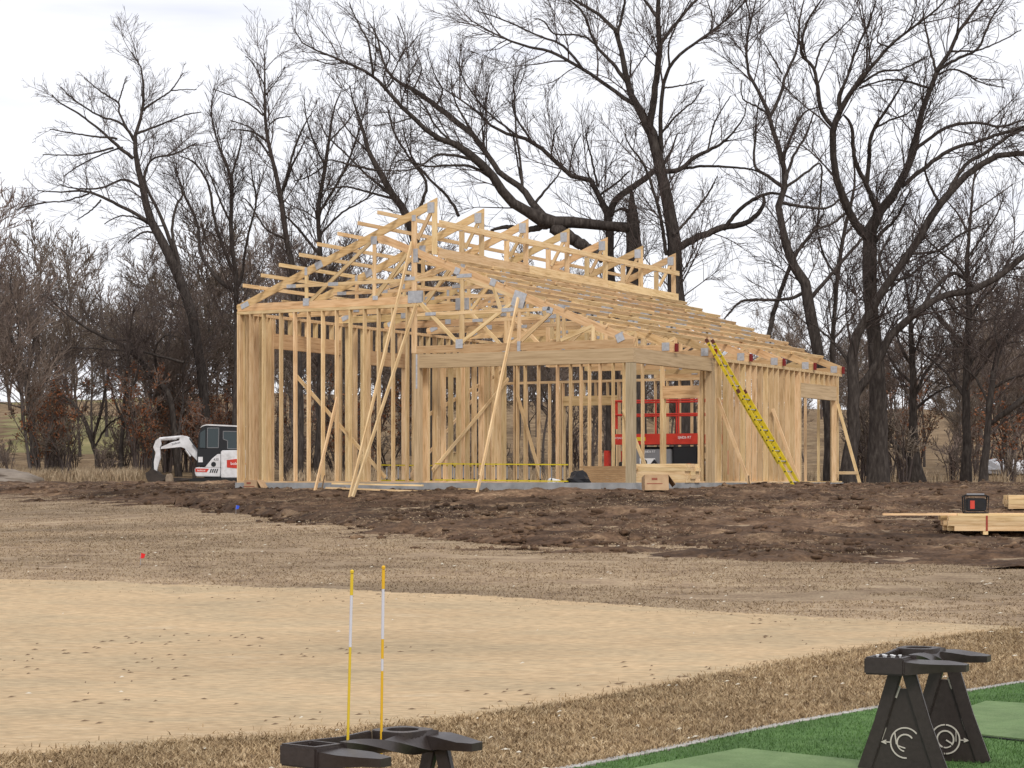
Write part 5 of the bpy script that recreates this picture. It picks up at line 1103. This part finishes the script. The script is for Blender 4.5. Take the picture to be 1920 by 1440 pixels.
p = on_ground(386, 916); lump("stone", "pale stone on the mud below the excavator cab", "stone", p, (0.10, 0.09, 0.07), rock_m, 12)
p = on_ground(317, 909, 60, 95); lump("stone", "brown block of stone by the excavator bucket", "stone", (at(317, 0, 84).x, 84, gz(at(317, 0, 84).x, 84) + 0.08), (0.16, 0.14, 0.30), dirtrock_m, 14)
lump("dirt_mound", "grey brown mound of dirt at the left edge before the trees", "mound", (-21.0, 84, gz(-21.0, 84) + 0.05), (2.6, 2.0, 0.55), noisy("dry dirt", [(0.3, (0.13, 0.105, 0.085)), (0.7, (0.26, 0.22, 0.18))], nscale=1.5, rough=0.95, bump=0.6, bscale=6), 21, seg=(40, 22), rough=0.3)
lump("pale_mound", "low whitish mound showing between the trunks at the right edge", "mound", (at(1885, 0, 100).x, 100, gz(at(1885, 0, 100).x, 100) + 0.15), (1.3, 0.9, 0.55), whitep, 31, rough=0.5)

# ------------------------------------------------------------------ golf practice gear in front
def loft(mb, pts, ws, hs, rolls):
    V = []; n = len(pts); pts = [Vector(p) for p in pts]
    for i, p in enumerate(pts):
        t = (pts[min(i + 1, n - 1)] - pts[max(i - 1, 0)]).normalized(); side = Vector((0, 0, 1)).cross(t).normalized(); up_ = t.cross(side)
        c, s = math.cos(rolls[i]), math.sin(rolls[i]); a = side * c + up_ * s; b = -side * s + up_ * c
        for x, y in ((-1, -1), (1, -1), (1, 1), (-1, 1)): V.append(p + a * (x * ws[i] / 2) + b * (y * hs[i] / 2))
    Fc = [(0, 1, 2, 3), tuple((n - 1) * 4 + k for k in (3, 2, 1, 0))]
    for i in range(n - 1):
        for k in range(4): Fc.append((i * 4 + k, i * 4 + (k + 1) % 4, (i + 1) * 4 + (k + 1) % 4, (i + 1) * 4 + k))
    return mb.add(V, Fc)
def sub(o, lv=2):
    md_ = o.modifiers.new("sub", 'SUBSURF'); md_.levels = lv; md_.render_levels = lv
    return o
def bag_stand(px, d, rot, label, full_logo, TZ=0.775, sc_=1.0):
    x0 = (px - 960) / F * d; root = empty("bag_stand", (x0, d, gz(x0, d) + (0.013 if d > 12 else 0)), rot, label, "bag stand", "golf bag stands"); root.scale = (sc_, sc_, sc_)
    # tray block with a sunk square well
    o_, i_ = 0.135, 0.085; y_ = -0.40; hx = o_ - 0.005
    V = [(sx * o_, y_ + sy * 0.11, z) for z in (TZ - 0.115, TZ) for sx, sy in ((-1, -1), (1, -1), (1, 1), (-1, 1))] + [(sx * i_, y_ + sy * 0.07, z) for z in (TZ, TZ - 0.06) for sx, sy in ((-1, -1), (1, -1), (1, 1), (-1, 1))]
    Fc = [(3, 2, 1, 0)] + [(k, (k + 1) % 4, (k + 1) % 4 + 4, k + 4) for k in range(4)] + [(k + 4, (k + 1) % 4 + 4, (k + 1) % 4 + 8, k + 8) for k in range(4)] + [(k + 8, (k + 1) % 4 + 8, (k + 1) % 4 + 12, k + 12) for k in range(4)] + [(12, 13, 14, 15)]
    MB().add(V, Fc).build("tray", brownp, root, bevel=0.010)
    loft(MB(), [(-0.115, -0.295, TZ - 0.035), (-0.12, -0.05, TZ - 0.03), (-0.115, 0.16, TZ - 0.02)], [0.035, 0.03, 0.04], [0.07, 0.05, 0.06], [0, 0, 0]).build("side_bar", brownp, root, bevel=0.006)
    # ring plate with its round hole
    N = 40; V = []; Fc = []; cxr, cyr, ri = 0.0, 0.30, 0.085
    for k in range(N):
        a = 2 * math.pi * k / N; c, s = math.cos(a), math.sin(a); rr2 = 0.14 / max(abs(c) ** 4 + abs(s) ** 4, 1e-6) ** 0.25
        for rad, z in ((ri, TZ + 0.0), (ri, TZ - 0.06), (rr2, TZ - 0.06), (rr2, TZ + 0.0)): V.append((cxr + c * rad, cyr + s * rad * 1.05, z + 0.012))
    for k in range(N):
        for j in range(4): Fc.append((k * 4 + j, k * 4 + (j + 1) % 4, ((k + 1) % N) * 4 + (j + 1) % 4, ((k + 1) % N) * 4 + j))
    MB().add(V, Fc).build("ring_holder", brownp, root, bevel=0.004)
    # twisted spine along the right side: a flat bar turned half over along its length
    n = 25; pts = [(0.13, -0.30 + 0.72 * k / (n - 1), TZ - 0.05) for k in range(n)]
    loft(MB(), pts, [0.055] * n, [0.115] * n, [R(180) * k / (n - 1) for k in range(n)]).build("twisted_bar", brownp, root, sharp=R(45))
    # arms
    def arm(pts, ws, hs, ro):
        f_ = np.linspace(0, len(pts) - 1, 13); ix = range(len(pts)); g_ = lambda a: np.interp(f_, ix, a)
        P_ = list(zip(g_([p[0] for p in pts]), g_([p[1] for p in pts]), g_([p[2] for p in pts])))
        return loft(MB(), P_, list(g_(ws)), list(g_(hs)), list(g_(ro))).build("arm", brownp, root, sharp=R(40))
    arm([(0.10, -0.40, TZ - 0.068), (0.24, -0.40, TZ - 0.060), (0.40, -0.40, TZ - 0.05), (0.53, -0.40, TZ - 0.055)], [0.19, 0.13, 0.09, 0.08], [0.095, 0.068, 0.05, 0.046], [0, R(8), R(14), R(2)])
    arm([(0.10, 0.40, TZ - 0.055), (0.22, 0.40, TZ - 0.045), (0.36, 0.39, TZ - 0.05), (0.47, 0.38, TZ - 0.055)], [0.15, 0.12, 0.09, 0.08], [0.09, 0.068, 0.05, 0.044], [0, R(8), R(14), R(2)])
    for i, (xc, yc, sgn) in enumerate(((0.085, -0.385, 1), (0.160, 0.385, 1))):
        pl = MB(); hb, ht, zt = 0.265, 0.035, TZ - 0.12
        f_ = 0.86     # panel stops below the apex, leaving a small triangular hole
        wv = hb + (ht - hb) * f_
        pl.prism([(xc - hb, 0.0), (xc + hb, 0.0), (xc + wv, zt * f_), (xc - wv, zt * f_)], yc + 0.02, yc + 0.035)
        pan = pl.build("leg_panel", brownp, root)
        for s_ in (-1, 1):
            loft(MB(), [(xc + s_ * hb, yc + 0.03, 0.0), (xc + s_ * (hb + ht) / 2, yc + 0.02, zt / 2), (xc + s_ * ht, yc + 0.015, zt + 0.05)], [0.032, 0.032, 0.04], [0.10, 0.09, 0.09], [0, 0, 0]).build("leg", brownp, pan, bevel=0.006)
            zz0, zz1 = (0.50, 0.42) if s_ < 0 else (0.50, 0.42)
            for zz in (0.50, 0.22):
                k = 1 - zz / zt; xe = xc + s_ * (ht + (hb - ht) * k - 0.045); xe2 = xc + s_ * (ht + (hb - ht) * (1 - (zz + 0.08) / zt) - 0.045)
                if (i == 0) == (s_ < 0): MB().bar((xe, yc + 0.017, zz), (xe2, yc + 0.017, zz + 0.08), 0.004, 0.012).build("slot", logo_m, pan)
        # emblem: ring, inner letter, arrow
        zc = 0.205 if i == 0 else 0.150; yl = yc + 0.016; xl = xc + (0.02 if i == 0 else 0.0)
        def arc(r, a0, a1, w): 
            nn = max(int((a1 - a0) / 8), 3); vs_ = []; fs_ = []
            for k in range(nn + 1):
                a = R(a0 + (a1 - a0) * k / nn)
                for rad in (r - w / 2, r + w / 2):
                    for y in (yl, yl - 0.003): vs_.append((xl + rad * math.cos(a), y, zc + rad * math.sin(a)))
            for k in range(nn):
                q = k * 4; fs_ += [(q, q + 2, q + 6, q + 4), (q + 1, q + 5, q + 7, q + 3), (q, q + 4, q + 5, q + 1), (q + 2, q + 3, q + 7, q + 6)]
            return MB().add(vs_, fs_)
        def emb(mb_): return mb_.build("emblem", logo_m, pan)
        if i == 1 and full_logo:
            emb(arc(0.100, 92, 268, 0.010)); emb(arc(0.100, -88, 88, 0.010)); emb(arc(0.058, -40, 250, 0.011)); emb(arc(0.058, 258, 312, 0.009))
            e = MB(); e.bar((xl + 0.005, yl - 0.002, zc - 0.005), (xl + 0.05, yl - 0.002, zc - 0.03), 0.004, 0.009); emb(e)
            e = MB(); e.bar((xl + 0.075, yl - 0.002, zc + 0.062), (xl + 0.075, yl - 0.002, zc - 0.012), 0.004, 0.008); emb(e)
            arrows = (-1, 1)
        else:  # same emblem, shaped as only the part that catches the light
            emb(arc(0.100, 40, 275, 0.009)); emb(arc(0.056, 35, 190, 0.010)); emb(arc(0.056, 190, 262, 0.008))
            e = MB(); e.bar((xl - 0.072, yl - 0.002, zc + 0.065), (xl - 0.060, yl - 0.002, zc - 0.012), 0.004, 0.008); emb(e)
            e = MB(); e.bar((xl - 0.055, yl - 0.002, zc - 0.02), (xl + 0.0, yl - 0.002, zc - 0.035), 0.004, 0.008); emb(e)
            arrows = (-1,)
        for s_ in arrows:
            e = MB(); e.bar((xl + s_ * 0.095, yl - 0.002, zc), (xl + s_ * 0.135, yl - 0.002, zc), 0.004, 0.007); emb(e)
            MB().prism([(xl + s_ * 0.13, zc - 0.016), (xl + s_ * 0.17, zc), (xl + s_ * 0.13, zc + 0.016)], yl - 0.004, yl).build("emblem", logo_m, pan)
    MB().box((0.13, 0.01, 0.05), (0.05, 0.74, 0.05)).build("base_rail", brownp, root)
    return root
bag_stand(684, 10.2, R(-39.7), "dark brown golf bag stand at the bottom edge holding two alignment sticks", True, 0.83, 0.885)
rs = bag_stand(1699, 14.55, R(-27), "dark brown golf bag stand with pale emblems on the green turf at lower right", True)
# tees standing in the right stand's tray
cz_, sz_ = math.cos(R(-27)), math.sin(R(-27))
for k in range(6):
    lx, ly = -0.070 + 0.028 * k, -0.42 + 0.045 * (k % 2)
    t_ = MB().lathe([(0.003, 0), (0.004, 0.03), (0.010, 0.042), (0.0125, 0.048), (0.011, 0.05)], (0, 0, 0), 10).build("golf_tee", whiteflat)
    t_.location = (rs.location.x + lx * cz_ - ly * sz_, rs.location.y + lx * sz_ + ly * cz_, rs.location.z + 0.775 - 0.06 + 0.022)
    tag(t_, "tiny white golf tee standing in the tray of the right bag stand", "golf tee", "golf tees in the tray")
def stick(pb, pt, d, bands, label):
    b0 = at(*pb, d); t0 = at(*pt, d); root = empty("alignment_stick", b0, 0, label, "stick", "alignment sticks in the left stand"); dv = t0 - b0
    # carry the rod down to the ground
    z0 = gz(b0.x, b0.y); k0 = (z0 - b0.z) / dv.z
    first = True
    for a, b, m, r in bands:
        a = k0 if first else a; first = False
        MB().tube([dv * a, dv * b], r, 10).build("rod_band", m, root)
    MB().lathe([(0.003, 0), (0.009, 0.004), (0.0095, 0.014), (0.004, 0.02)], dv, 10).build("knob", bands[-1][2], root)
def fr(row, r0, r1): return (r0 - row) / (r0 - r1)
stick((652, 1394), (660, 1076), 10.12, [(0, fr(1213, 1394, 1076), stick_y, 0.0065), (fr(1213, 1394, 1076), fr(1116, 1394, 1076), stick_w, 0.0070), (fr(1116, 1394, 1076), 1.0, stick_y, 0.0078)], "yellow and white alignment stick, left of the two in the bag stand")
stick((715, 1380), (719, 1068), 10.32, [(0, fr(1258, 1380, 1068), stick_o, 0.0065), (fr(1258, 1380, 1068), fr(1235, 1380, 1068), stick_w, 0.0062), (fr(1235, 1380, 1068), fr(1198, 1380, 1068), stick_o, 0.0068), (fr(1198, 1380, 1068), fr(1104, 1380, 1068), stick_w, 0.0072), (fr(1104, 1380, 1068), 1.0, stick_o, 0.0080)], "orange and white alignment stick, right of the two in the bag stand")
